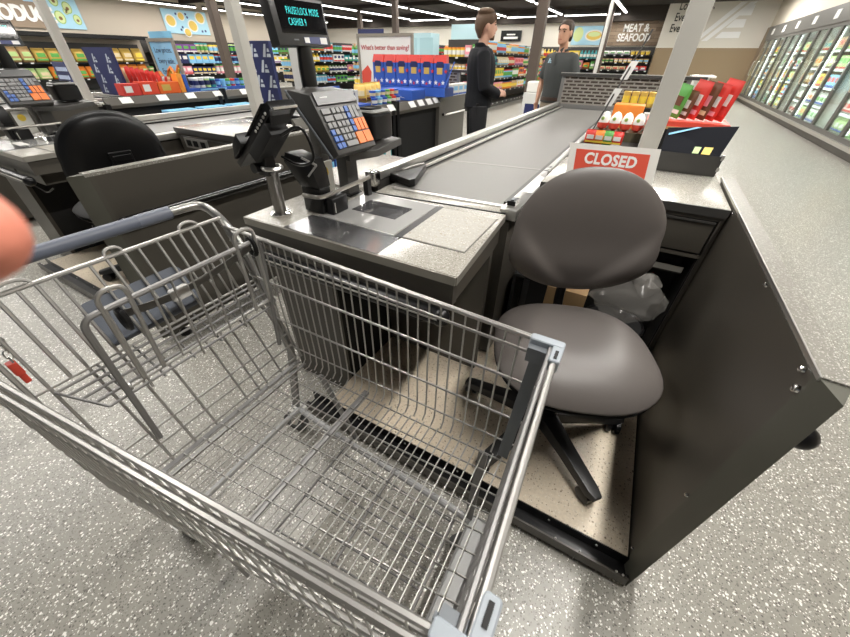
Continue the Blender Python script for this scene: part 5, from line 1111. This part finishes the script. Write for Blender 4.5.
for s, rim, nm in ((1, rimR, 'corner_cap'), (-1, rimL, 'corner_cap')):
    y = rim(XF); xc = XF if s > 0 else XFN + 0.004; lx = 0.040 if s > 0 else 0.030; o = obj(nm, MB().rbox(xc - lx, xc + 0.024, y - 0.010, y + 0.010, ZR - 0.018, ZR + 0.009, 0.005).rbox(xc + 0.004, xc + 0.024, min(y - s * 0.052, y + s * 0.009), max(y - s * 0.052, y + s * 0.009), ZR - 0.019, ZR + 0.0082, 0.005), M_capl, ca)
    obj('cap_insert', MB().box(xc - lx + 0.002, xc + 0.002, y - 0.024 if s > 0 else y + 0.010, y - 0.010 if s > 0 else y + 0.024, ZR - 0.038, ZR - 0.004), M_capd, o)
    obj('cap_slot', MB().box(xc + 0.011, xc + 0.017, min(y - s * 0.045, y - s * 0.022), max(y - s * 0.045, y - s * 0.022), ZR + 0.0088, ZR + 0.0096), M_blackm, o)
# frame: handle tube, rear posts
def post(s):
    f = lambda x: rimR(x) + 0.006 if s > 0 else rimL(x) - 0.006
    y = 0.590 if s > 0 else -0.028
    return y
HX, HZ_ = -1.155, 1.022
hp = arc([(-0.99, -0.024, 0.880), (-1.06, -0.024, 0.985), (HX + 0.01, -0.022, HZ_), (HX, 0.05, HZ_), (HX, 0.515, HZ_), (HX + 0.01, 0.590, HZ_), (-1.06, 0.592, 0.985), (-0.99, 0.590, 0.880)], 0.085, 8)
obj('handle_tube', MB().tube(hp, 0.0125, 12), mat('zinc_tube', (0.42, 0.415, 0.40), 0.3, 0.85), ca)
obj('handle_grip', MB().tube([(HX, 0.035, HZ_), (HX, 0.485, HZ_)], 0.0175, 16), M_grip, ca)
obj('grip_collar', MB().tube([(HX, 0.405, HZ_), (HX, 0.495, HZ_)], 0.0185, 16), mat('grip_collar', (0.135, 0.15, 0.19), 0.4), ca)
for y in (-0.022, 0.588):
    obj('rear_post', MB().bar((-0.995, y, 0.885), (-0.90, y - (0.01 if y > 0 else -0.01), 0.50), 0.012, 0.034, (1, 0, 0.3)).bar((-0.90, y - (0.01 if y > 0 else -0.01), 0.50), (-0.95, 0.555 if y > 0 else 0.03, 0.17), 0.012, 0.034, (1, 0, 0)), M_wiredark, ca, 0.001)
# chassis
def chs(s): return (0.555, 0.500) if s > 0 else (0.03, 0.115)
ch = MB()
for s in (1, -1):
    a, b_ = chs(s); ch.tube(arc([(-0.97, a, 0.165), (-0.60, a - s * 0.030, 0.180), (-0.13, b_, 0.195), (-0.05, b_, 0.16)], 0.05), 0.0125, 10)
ch.tube([(-0.93, 0.03, 0.17), (-0.93, 0.555, 0.17)], 0.011, 8)
obj('chassis_frame', ch, mat('chassis_zinc', (0.40, 0.40, 0.40), 0.45, 0.25), ca)
lr = MB()
for k in range(7): yy = 0.10 + 0.062 * k + 0.0; lr.tube([(-0.62, yy, 0.20), (-0.14, 0.15 + (yy - 0.1) * 0.82, 0.212)], 0.003, 5)
for x in (-0.62, -0.40, -0.14): lr.tube([(x, 0.03 + (x + 0.9) * 0.10, 0.196), (x, 0.565 - (x + 0.9) * 0.075, 0.196)], 0.0045, 6)
obj('lower_rack', lr, M_wiredark, ca)
obj('front_cross_plate', MB().rbox(-0.100, -0.030, 0.085, 0.520, 0.185, 0.192, 0.02), mat('galvanised_plate', (0.25, 0.25, 0.245), 0.5, 0.4), ca)
for s in (1, -1):
    y0 = 0.545 if s > 0 else 0.035; sup = MB(); obj('basket_support', MB().bar((-0.10, 0.50 if s > 0 else 0.11, 0.20), (-0.10, botR(-0.1) - 0.02 if s > 0 else botL(-0.1) + 0.02, zb(-0.1) - 0.01), 0.008, 0.025, (1, 0, 0)), M_wiredark, ca)
    sup.bar((-0.60, y0, 0.20), (-0.72, y0, zb(-0.72) - 0.01), 0.008, 0.025, (1, 0, 0))
    obj('basket_support', sup, M_wiredark, ca)
M_tyre = mat('grey_tyre', (0.09, 0.09, 0.09), 0.55)
for x, y, a in ((-0.945, 0.555, 0.25), (-0.945, 0.03, 0.1), (-0.065, 0.50, 0.6), (-0.065, 0.11, 0.2)):
    d = Vector((math.cos(a), math.sin(a), 0)); ax = Vector((-d.y, d.x, 0)); c = Vector((x, y, 0.058)) - d * 0.03
    o = obj('caster', MB().lathe(c, [(0.046, -0.015), (0.058, -0.011), (0.058, 0.011), (0.046, 0.015)], 20, axis=ax), M_tyre, ca)
    obj('hub', MB().lathe(c, [(0.032, -0.0165), (0.034, 0), (0.032, 0.0165)], 16, axis=ax), M_capd, o)
    obj('fork', MB().hexa([c + ax * 0.019 - d * 0.012, c + ax * 0.022 - d * 0.012, c + ax * 0.022 + d * 0.014, c + ax * 0.019 + d * 0.014] + [Vector((x, y, 0.155)) + ax * u + d * w for u, w in ((0.019, -0.03), (0.022, -0.03), (0.022, 0.03), (0.019, 0.03))])
        .hexa([c - ax * 0.022 - d * 0.012, c - ax * 0.019 - d * 0.012, c - ax * 0.019 + d * 0.014, c - ax * 0.022 + d * 0.014] + [Vector((x, y, 0.155)) + ax * u + d * w for u, w in ((-0.022, -0.03), (-0.019, -0.03), (-0.019, 0.03), (-0.022, 0.03))])
        .box(x - 0.03, x + 0.03, y - 0.028, y + 0.028, 0.150, 0.160).cyl((x, y, 0.155), (x, y, 0.178), 0.016), M_alu, o)
# rear gate
def gp(y, z): return (-1.060 + (0.995 - z) * 0.43, y, z)
g = MB(); g.tube([gp(-0.005, 0.995), gp(0.585, 0.995)], 0.0058, 8)
for z in (0.515, 0.56, 0.60, 0.80): g.tube([gp(0.005, z), gp(0.575, z)], 0.0036, 6)
ys = [0.03, 0.104, 0.168, 0.236, 0.345, 0.392, 0.425, 0.485, 0.555]
for i, y in enumerate(ys): g.tube([gp(y, 0.995), gp(y, 0.505)], 0.0036, 6)
for ya, yb in ((0.07, 0.135), (0.272, 0.312), (0.455, 0.515)):
    g.tube(arc([gp(ya, 0.80), gp(ya, 1.012), gp(yb, 1.012), gp(yb, 0.80)], 0.03, 6), 0.0042, 6)
for y in (0.0, 0.58): g.tube([gp(y, 0.995), gp(y, 0.505)], 0.005, 6)
obj('rear_gate', g, M_wire, ca)
fl = MB(); P4 = [gp(0.165, 0.815), gp(0.405, 0.815), gp(0.405, 0.925), gp(0.165, 0.925)]
n_ = Vector((1, 0, 0.43)).normalized()
fl.prism([Vector(p) - n_ * 0.012 for p in arc(P4 + [P4[0]], 0.02, 4)[:-1]], n_ * 0.005)
flap = obj('seat_flap', fl, M_flap, ca)
obj('flap_hinge', MB().tube([Vector(gp(0.17, 0.818)) + n_ * -0.008, Vector(gp(0.40, 0.818)) + n_ * -0.008], 0.006, 8), M_flap, flap)
# folded child seat rods
g = MB()
for k, (dx, z) in enumerate(((0.030, 0.802), (0.036, 0.788), (0.046, 0.774), (0.058, 0.760), (0.074, 0.746))):
    x = gp(0, z)[0] + dx; g.tube([(x, 0.03 + 0.012 * k, z), (x, 0.56, z)], 0.0036, 6)
g.tube([(gp(0, 0.802)[0] + 0.03, 0.03, 0.802), (gp(0, 0.746)[0] + 0.074, 0.078, 0.746)], 0.0036, 6)
for y in (0.12, 0.2, 0.28, 0.36, 0.44, 0.52): g.tube([gp(y, 0.80), (gp(0, 0.745)[0] + 0.078, y, 0.738)], 0.003, 5)
obj('child_seat', g, M_wiredark, ca)
# child seat back: upright frame inside the basket
SX = -0.875
g = MB()
fp_ = arc([(SX + 0.012, 0.112, 0.588), (SX - 0.006, 0.130, 0.962), (SX - 0.006, 0.575, 0.972), (SX + 0.012, 0.520, 0.605)], 0.028, 6)
g.tube(fp_, 0.0072, 8)
obj('seat_back_frame', g, M_wiredark, ca)
g = MB()
for z, y0, y1 in ((0.765, 0.122, 0.555),): g.tube([(SX + 0.004 * (0.9 - z), y0, z), (SX + 0.004 * (0.9 - z), y1, z + 0.010)], 0.0042 if z < 0.8 else 0.0028, 6)
for k in range(8): y = 0.175 + 0.046 * k; g.tube([(SX, y, 0.968), (SX + 0.004, y - 0.01, 0.765 if k % 3 else 0.735)], 0.0030, 6)
for ya, yb in ((0.172, 0.228), (0.500, 0.562)):
    g.tube(arc([(SX + 0.004, ya - 0.01, 0.77), (SX - 0.004, ya, 1.004 + (0.01 if ya > 0.4 else 0)), (SX - 0.004, yb, 1.004 + (0.01 if ya > 0.4 else 0)), (SX + 0.004, yb - 0.02, 0.77)], 0.028, 6), 0.0055, 8)
for y in (0.13, 0.56): g.tube([(SX - 0.012 + 0.016 * math.cos(a), y, 0.766 + 0.012 * math.sin(a)) for a in [2 * PI * k / 12 for k in range(12)]], 0.0035, 6, closed=True)
obj('seat_back_grid', g, M_wire, ca)
# strap with buckle
M_strap = mat('grey_strap', (0.17, 0.165, 0.155), 0.6)
sp_ = [(-0.905, 0.20, 0.925), (-0.925, 0.26, 0.905), (-0.935, 0.33, 0.895), (-0.930, 0.41, 0.905), (-0.91, 0.50, 0.930), (-0.89, 0.545, 0.955)]
sm_ = MB()
sm_.loft([[(p[0] - 0.001, p[1], p[2] - 0.010), (p[0] + 0.001, p[1], p[2] - 0.010), (p[0] + 0.001, p[1], p[2] + 0.010), (p[0] - 0.001, p[1], p[2] + 0.010)] for p in sp_])
so = obj('safety_strap', sm_, M_strap, ca)
obj('buckle', MB().rbox(-0.945, -0.922, 0.315, 0.365, 0.880, 0.912, 0.008), mat('clear_buckle', (0.55, 0.54, 0.52), 0.2), so)
objs('strap_loop', [MB().tube([(x + 0.016 * math.cos(a), y, z + 0.026 * math.sin(a)) for a in [2 * PI * k / 12 for k in range(12)]], 0.007, 6, closed=True) for x, y, z in ((-0.882, 0.195, 0.925), (-0.885, 0.548, 0.955))], M_black, so)
# coin lock chain and key
cl = MB(); random.seed(5)
for k in range(5):
    c = Vector((-1.05, 0.032 - 0.003 * k, 0.925 - 0.017 * k)); a0 = PI / 2 * (k % 2)
    cl.tube([c + Vector((0.006 * math.cos(t) * math.cos(a0), 0.006 * math.cos(t) * math.sin(a0), 0.012 * math.sin(t))) for t in [2 * PI * i / 10 for i in range(10)]], 0.0018, 5, closed=True)
lk = obj('lock_chain', cl, M_chrome, ca)
obj('lock_key', MB().rbox(-1.062, -1.042, 0.008, 0.024, 0.822, 0.856, 0.004).rbox(-1.060, -1.046, 0.010, 0.022, 0.795, 0.826, 0.004), M_red, lk)
obj('lock_box', MB().rbox(-1.10, -1.05, -0.035, 0.02, 0.92, 0.985, 0.008), M_capd, ca)
tag(obj('leaf_scrap', MB().prism([(-0.150, 0.470, 0.0015), (-0.128, 0.478, 0.0015), (-0.118, 0.498, 0.0015), (-0.135, 0.492, 0.0015)], (0, 0, 0.001)), cm('cream')), 'small pale scrap on the floor under the cart', 'scrap')
# ================================================================ people
M_skin = mat('skin_fair', (0.55, 0.31, 0.22), 0.5); M_skin2 = mat('skin_warm', (0.48, 0.26, 0.17), 0.5)
M_hairb = mat('hair_brown', (0.085, 0.045, 0.022), 0.6, bump=0.8, bscale=220); M_haird = mat('hair_dark_brown', (0.045, 0.028, 0.018), 0.6, bump=0.6, bscale=220)
M_eye = mat('eye_dark', (0.02, 0.015, 0.012), 0.25); M_lip = mat('lip', (0.36, 0.13, 0.10), 0.5)
def ell(c, rx, ry, n=18): return [(c[0] + rx * math.cos(2 * PI * k / n), c[1] + ry * math.sin(2 * PI * k / n), c[2]) for k in range(n)]
def limb(b, pts, rs, n=12): return b.tube(pts, rs, n)
def torso(b, S, grow=0.0, z0=0.90, z1=None, lean=0.0, gy=None):
    prof = [(0.86, 0.150, 0.105, 0.0), (0.92, 0.165, 0.115, 0.0), (1.00, 0.158, 0.108, 0.0), (1.08, 0.152, 0.104, 0.004), (1.18, 0.160, 0.110, 0.008), (1.28, 0.172, 0.118, 0.006), (1.36, 0.180, 0.114, 0.0), (1.42, 0.176, 0.100, -0.006), (1.46, 0.150, 0.082, -0.010), (1.49, 0.100, 0.066, -0.012), (1.515, 0.062, 0.058, -0.010)]
    rr = [ell((0, y * S + lean * (z - 0.9), z * S), (rx + grow) * S, (ry + (grow if gy is None else gy)) * S) for z, rx, ry, y in prof if z >= z0 - 1e-6 and (z1 is None or z <= z1)]
    return b.loft(rr)
def hand(b, wrist, d, palm_n, S, side):
    """palm, four bent fingers of unequal length and a thumb"""
    d = Vector(d).normalized(); n = Vector(palm_n); n = (n - d * n.dot(d)).normalized(); w = d.cross(n) * side; W_ = Vector(wrist)
    b.loft([[W_ + d * t + w * (a * math.cos(q)) + n * (c * math.sin(q)) for q in [2 * PI * k / 10 for k in range(10)]] for t, a, c in ((-0.01, 0.026, 0.020), (0.03, 0.036, 0.017), (0.075, 0.042, 0.015), (0.098, 0.038, 0.012))])
    for k, (o, L) in enumerate(((0.030, 0.070), (0.010, 0.080), (-0.011, 0.074), (-0.031, 0.058))):
        s = W_ + d * 0.085 + w * o; m1 = s + (d * 0.9 + n * 0.35).normalized() * (L * 0.5); m2 = m1 + (d * 0.55 + n * 0.8).normalized() * (L * 0.32); e = m2 + (d * 0.2 + n * 1.0).normalized() * (L * 0.26)
        b.tube([s - d * 0.015, m1, m2, e], [0.0105, 0.010, 0.009, 0.0075], 8)
    s = W_ + d * 0.030 + w * 0.032; m1 = s + (w * 0.75 + d * 0.8 + n * 0.3).normalized() * 0.038; e = m1 + (d * 0.85 + n * 0.55 + w * 0.1).normalized() * 0.034
    b.tube([s - w * 0.012, m1, e], [0.014, 0.012, 0.009], 8)
def person(name, label, pos, yaw, S, skin, arms, hair, clothes, HS=1.0):
    t = thing('person', label, 'person', pos); P = Vector(pos)
    X = Matrix.Translation(P) @ Matrix.Rotation(yaw, 4, 'Z')
    b = MB(); torso(b, S)
    b.tube([(0, -0.012 * S, 1.47 * S), (0, 0.0, 1.53 * S), (0, 0.012 * S, 1.60 * S)], [0.064 * S, 0.056 * S, 0.058 * S], 14)          # neck
    hc = Vector((0, 0.030 * S, 1.685 * S)); body_b = b; b = MB()
    hm = Matrix.Translation((0, 0.01 * S, 1.56 * S)) @ Matrix.Scale(HS, 4) @ Matrix.Translation((0, -0.01 * S, -1.56 * S))
    b.ball(tuple(hc + Vector((0, -0.012, 0.020)) * S), 0.077 * S, 0.096 * S, 0.098 * S, 18, 12)                                    # cranium
    b.loft([ell((0, (0.030 + y) * S, z * S), rx * S, ry * S, 16) for z, rx, ry, y in ((1.568, 0.022, 0.022, 0.058), (1.580, 0.042, 0.044, 0.040), (1.610, 0.058, 0.066, 0.020), (1.645, 0.066, 0.078, 0.010), (1.69, 0.071, 0.086, 0.004), (1.73, 0.070, 0.086, 0.0))])   # jaw and face
    b.loft([[(x * S, (0.030 + y) * S, z * S) for x, y in ((-w, 0.080), (w, 0.080), (w * 0.5, pr), (-w * 0.5, pr))] for z, w, pr in ((1.640, 0.018, 0.108), (1.652, 0.017, 0.115), (1.675, 0.011, 0.104), (1.700, 0.009, 0.094))])   # nose
    b.ball((0, (0.030 + 0.082) * S, 1.618 * S), 0.022 * S, 0.012 * S, 0.010 * S, 10, 6); b.ball((0, (0.030 + 0.075) * S, 1.582 * S), 0.020 * S, 0.016 * S, 0.014 * S, 10, 6)
    b.ball((0, (0.030 + 0.082) * S, 1.712 * S), 0.045 * S, 0.012 * S, 0.010 * S, 12, 6)                                             # brow
    for s in (-1, 1): b.ball((s * 0.077 * S, 0.022 * S, 1.668 * S), 0.010 * S, 0.020 * S, 0.031 * S, 10, 8)                           # ears
    b.xform(hm); me_ = bpy.data.meshes.new('h'); b.bm.to_mesh(me_); b.bm.free(); b = body_b; b.bm.from_mesh(me_); bpy.data.meshes.remove(me_)
    for s, (el, wr, hd, pn) in arms.items():
        sh = Vector((s * 0.172, -0.010, 1.425)) * S; E_ = Vector(el) * S; W2 = Vector(wr) * S
        b.tube([sh + Vector((-s * 0.05, 0, 0.01)) * S, sh, sh.lerp(E_, 0.35), E_, E_.lerp(W2, 0.3), W2], [0.052 * S, 0.056 * S, 0.050 * S, 0.041 * S, 0.042 * S, 0.028 * S], 12)
        hand(b, W2, hd, pn, S, s)
    for s in (-1, 1):
        hp_, kn, an = Vector((s * 0.090, 0, 0.90)) * S, Vector((s * 0.098, 0.012, 0.50)) * S, Vector((s * 0.105, -0.012, 0.085)) * S
        b.tube([hp_ + Vector((0, 0, 0.04)), hp_.lerp(kn, 0.3), kn, kn.lerp(an, 0.3), an], [0.088 * S, 0.080 * S, 0.056 * S, 0.055 * S, 0.038 * S], 14)
        b.tube([an + Vector((0, -0.04, -0.035)) * S, an + Vector((0, 0.05, -0.045)) * S, an + Vector((s * 0.01, 0.15, -0.058)) * S], [0.036 * S, 0.038 * S, 0.026 * S], 10)
    body = remeshed('body', b.xform(X), skin, t, 0.0105, 3)
    def W(p): return X @ Vector(p)
    for s in (-1, 1):
        obj('eye', MB().ball((s * 0.031 * S, (0.030 + 0.076) * S, 1.688 * S), 0.011 * S, 0.009 * S, 0.0065 * S, 10, 6).xform(X @ hm), M_eye, t)
        obj('eyebrow', MB().tube([(s * 0.014 * S, (0.030 + 0.091) * S, 1.708 * S), (s * 0.034 * S, (0.030 + 0.088) * S, 1.713 * S), (s * 0.052 * S, (0.030 + 0.072) * S, 1.706 * S)], 0.005 * S, 6).xform(X @ hm), hair[1], t)
    obj('mouth', MB().tube([(-0.022 * S, (0.030 + 0.083) * S, 1.618 * S), (0, (0.030 + 0.092) * S, 1.617 * S), (0.022 * S, (0.030 + 0.083) * S, 1.618 * S)], 0.0048 * S, 6).xform(X @ hm), M_lip, t)
    return t, X, X @ hm
# ---- man in black, in profile
S1 = 1.0
arms1 = {1: ((0.235, 0.02, 1.13), (0.085, 0.215, 1.055), (-0.5, 0.75, 0.15), (-0.7, -0.2, -0.5)), -1: ((-0.235, 0.02, 1.13), (-0.070, 0.225, 1.045), (0.45, 0.8, 0.15), (0.8, -0.3, -0.3))}
pL, XL, HL = person('p', 'young man with brown hair in a black jacket standing beside the belt, hands together', (-1.86, 4.62, 0), math.radians(-58), S1, M_skin, arms1, (None, M_hairb), None, 1.04)
def sleeve(b, arms, S, g, upto=1.0):
    for s, (el, wr, hd, pn) in arms.items():
        sh = Vector((s * 0.172, -0.010, 1.425)) * S; E_ = Vector(el) * S; W2 = Vector(wr) * S
        if upto > 1: e2 = E_.lerp(W2, upto - 1); pts = [sh + Vector((-s * 0.06, 0, 0.01)) * S, sh, sh.lerp(E_, 0.4), E_, E_.lerp(e2, 0.5), e2]; rr = [0.058, 0.062, 0.058, 0.053, 0.050, 0.042]
        else: e2 = sh.lerp(E_, upto); pts = [sh + Vector((-s * 0.06, 0, 0.01)) * S, sh, sh.lerp(e2, 0.5), e2]; rr = [0.056, 0.061, 0.062, 0.064]
        b.tube(pts, [(r + g) * S for r in rr], 12)
    return b
M_jacket = mat('black_jacket', (0.006, 0.0065, 0.009), 0.7, 0, 0.25, bump=0.5, bscale=25)
jb = MB(); torso(jb, S1, 0.034, 0.90, 1.49, gy=0.050); sleeve(jb, arms1, S1, 0.016, 1.97)
jb.tube([(0.0 + 0.075 * math.cos(a), -0.012 + 0.068 * math.sin(a), 1.515 + (0.012 if math.sin(a) < 0.3 else -0.015)) for a in [2 * PI * k / 14 for k in range(14)]], 0.017, 8, closed=True)
remeshed('jacket', jb.xform(XL), M_jacket, pL, 0.011, 3)
def trousers(S, g, m, X, t, z1=0.99):
    b = MB(); torso(b, S, 0.012, 0.86, z1)
    for s in (-1, 1):
        hp_, kn, an = Vector((s * 0.090, 0, 0.90)) * S, Vector((s * 0.098, 0.012, 0.50)) * S, Vector((s * 0.105, -0.010, 0.07)) * S
        b.tube([hp_ + Vector((0, 0, 0.05)), hp_.lerp(kn, 0.3), kn, kn.lerp(an, 0.5), an], [(r + g) * S for r in (0.092, 0.088, 0.068, 0.064, 0.060)], 14)
    return remeshed('trousers', b.xform(X), m, t, 0.011, 3)
trousers(S1, 0.024, mat('black_trousers', (0.008, 0.008, 0.010), 0.7), XL, pL)
def shoes(S, X, t, m):
    for s in (-1, 1): obj('shoe', MB().loft([ell((s * 0.106 * S, (0.03 + y) * S, z * S), rx * S, ry * S, 14) for z, rx, ry, y in ((0.0, 0.044, 0.135, 0.01), (0.02, 0.047, 0.138, 0.01), (0.05, 0.045, 0.125, 0.0), (0.085, 0.042, 0.065, -0.05))]).xform(X), m, t)
shoes(S1, XL, pL, M_black)
obj('radio', MB().rbox(-0.205, -0.180, -0.05, 0.0, 0.86, 0.97, 0.006).xform(XL @ Matrix.Translation((0.375, 0.0, 0.0))), M_black, pL)
hb1 = MB()
hb1.ball((0, 0.010, 1.728), 0.087, 0.108, 0.088, 18, 12)
hb1.loft([ell((0, y, z), rx, ry, 16) for z, rx, ry, y in ((1.575, 0.044, 0.014, -0.044), (1.605, 0.060, 0.024, -0.050), (1.65, 0.076, 0.050, -0.050), (1.70, 0.088, 0.082, -0.026), (1.74, 0.088, 0.100, -0.004))])
hb1.ball((0, 0.098, 1.748), 0.064, 0.030, 0.034, 14, 8); hb1.ball((0.02, 0.0, 1.79), 0.075, 0.09, 0.035, 14, 8)
for s in (-1, 1): hb1.ball((s * 0.078, 0.060, 1.725), 0.012, 0.026, 0.034, 10, 8)
remeshed('hair', hb1.xform(HL), M_hairb, pL, 0.008, 2)
obj('beard', MB().loft([ell((0, y, z), rx, ry, 14) for z, rx, ry, y in ((1.560, 0.018, 0.020, 0.094), (1.572, 0.034, 0.034, 0.082), (1.592, 0.040, 0.036, 0.082), (1.604, 0.030, 0.024, 0.094))]).xform(HL), mat('beard_brown', (0.12, 0.065, 0.035), 0.7), pL)

# ---- man in the dark polo
S2 = 0.99
arms2 = {1: ((0.262, -0.02, 1.14), (0.225, 0.065, 0.92), (-0.15, 0.35, -1.0), (-1, 0.2, 0)), -1: ((-0.262, -0.03, 1.14), (-0.225, 0.09, 0.925), (0.1, 0.3, -1.0), (1, 0.2, 0))}
pR, XR, HR = person('p', 'man with short receding hair in a dark grey polo shirt facing the checkout', (-1.24, 5.95, 0), math.radians(160), S2, M_skin2, arms2, (None, M_haird), None, 1.10)
M_polo = mat('charcoal_polo', (0.040, 0.044, 0.043), 0.75, bump=0.3, bscale=30)
jb = MB(); torso(jb, S2, 0.034, 0.92, 1.50, gy=0.030); sleeve(jb, arms2, S2, 0.014, 0.80)
remeshed('polo_shirt', jb.xform(XR), M_polo, pR, 0.011, 3)
obj('collar', MB().tube([(0.080 * math.cos(a), -0.010 + 0.076 * math.sin(a), 1.512 - 0.028 * max(0, math.sin(a))) for a in [PI / 2 + 0.75 + (2 * PI - 1.5) * k / 16 for k in range(17)]], 0.014, 6).prism([(0.012, 0.100, 1.50), (0.055, 0.070, 1.53), (0.050, 0.104, 1.47)], (0, 0.006, 0)).prism([(-0.012, 0.100, 1.50), (-0.055, 0.070, 1.53), (-0.050, 0.104, 1.47)], (0, 0.006, 0)).xform(XR), M_polo, pR)
obj('placket', MB().box(-0.012, 0.012, 0.138, 0.149, 1.33, 1.46).xform(XR), mat('polo_placket', (0.03, 0.033, 0.032), 0.7), pR)
lb = MB(); logo(lb, (0.075, 0.1535, 1.385), (-1, 0, 0), (0, 0, 1), 0.055); obj('chest_emblem', lb.xform(XR), mat('emblem_blue', (0.45, 0.68, 0.78), 0.5), pR)
trousers(S2, 0.006, mat('khaki_trousers', (0.30, 0.25, 0.18), 0.75), XR, pR, 0.97)
obj('belt', MB().loft([ell((0, 0, z * S2), 0.196 * S2, 0.145 * S2, 24) for z in (0.945, 0.985)]).xform(XR), mat('brown_belt', (0.05, 0.025, 0.015), 0.45), pR)
shoes(S2, XR, pR, M_black)
hb2 = MB(); hb2.loft([ell((0, (0.030 + y) * S2, z * S2), rx * S2, ry * S2, 16) for z, rx, ry, y in ((1.60, 0.050, 0.024, -0.075), (1.64, 0.072, 0.048, -0.052), (1.70, 0.080, 0.080, -0.028), (1.75, 0.079, 0.090, -0.018), (1.785, 0.062, 0.078, -0.016), (1.802, 0.030, 0.045, -0.012))])
for s in (-1, 1): hb2.ball((s * 0.072 * S2, 0.048 * S2, 1.728 * S2), 0.010, 0.028, 0.036, 10, 8)
remeshed('hair', hb2.xform(HR), M_haird, pR, 0.008, 2)

# ---- the photographer's hand: a fingertip reaches into view at the left
fz = thing('person', 'hand of the person holding the camera, one fingertip showing at the left edge', 'person', (-0.20, -0.05, 1.30))
ax = rt.normalized(); up_ = (-dn).normalized(); fwd = fw.normalized()
tip = Vector((-0.0832, 0.0115, 1.3766))
hd = MB()
A = lambda a, u, f: tip + ax * a + up_ * u + fwd * f
hd.tube([A(0.0002, 0, 0), A(-0.0008, 0, 0), A(-0.0025, 0, 0), A(-0.006, 0, 0), A(-0.011, 0, 0), A(-0.022, 0, 0), A(-0.045, 0.002, -0.004), A(-0.075, 0.0, -0.012), A(-0.095, -0.003, -0.016)], [0.0020, 0.0042, 0.0066, 0.0086, 0.0096, 0.0100, 0.0100, 0.0105, 0.0115], 20)
for u, L, k in ((-0.022, 0.070, 0.006), (-0.042, 0.062, 0.010), (-0.060, 0.048, 0.012)):
    hd.tube([A(-0.095, u, -0.018), A(-0.070, u, 0.004 + k), A(-0.076, u, 0.024 + k), A(-0.094, u, 0.026 + k)], [0.010, 0.0092, 0.0085, 0.007], 14)
hd.loft([[A(a, -0.028 + w * math.cos(q), -0.020 + h * math.sin(q)) for q in [2 * PI * i / 16 for i in range(16)]] for a, w, h in ((-0.088, 0.040, 0.011), (-0.11, 0.044, 0.014), (-0.15, 0.042, 0.017), (-0.18, 0.032, 0.018), (-0.20, 0.028, 0.020))])
hd.tube([A(-0.16, 0.006, -0.016), A(-0.135, 0.030, -0.004), A(-0.110, 0.040, 0.006), A(-0.095, 0.043, 0.010)], [0.015, 0.013, 0.011, 0.008], 14)
hd.tube([A(-0.19, -0.028, -0.020), A(-0.30, -0.05, -0.06), A(-0.42, -0.10, -0.12)], [0.027, 0.034, 0.040], 16)
M_tip = mat('skin_finger', (0.72, 0.25, 0.17), 0.5)
remeshed('body', hd, M_tip, fz, 0.0016, 3)
nl = MB(); nl.loft([[A(a, w * math.cos(q), -0.0062 + 0.0018 * math.sin(q)) for q in [PI * 1.0 + PI * i / 8 for i in range(9)]] for a, w in ((-0.002, 0.0035), (-0.007, 0.0055), (-0.012, 0.0055))], cap=False, closed=False)
obj('fingernail', nl, mat('nail', (0.75, 0.42, 0.36), 0.3), fz)
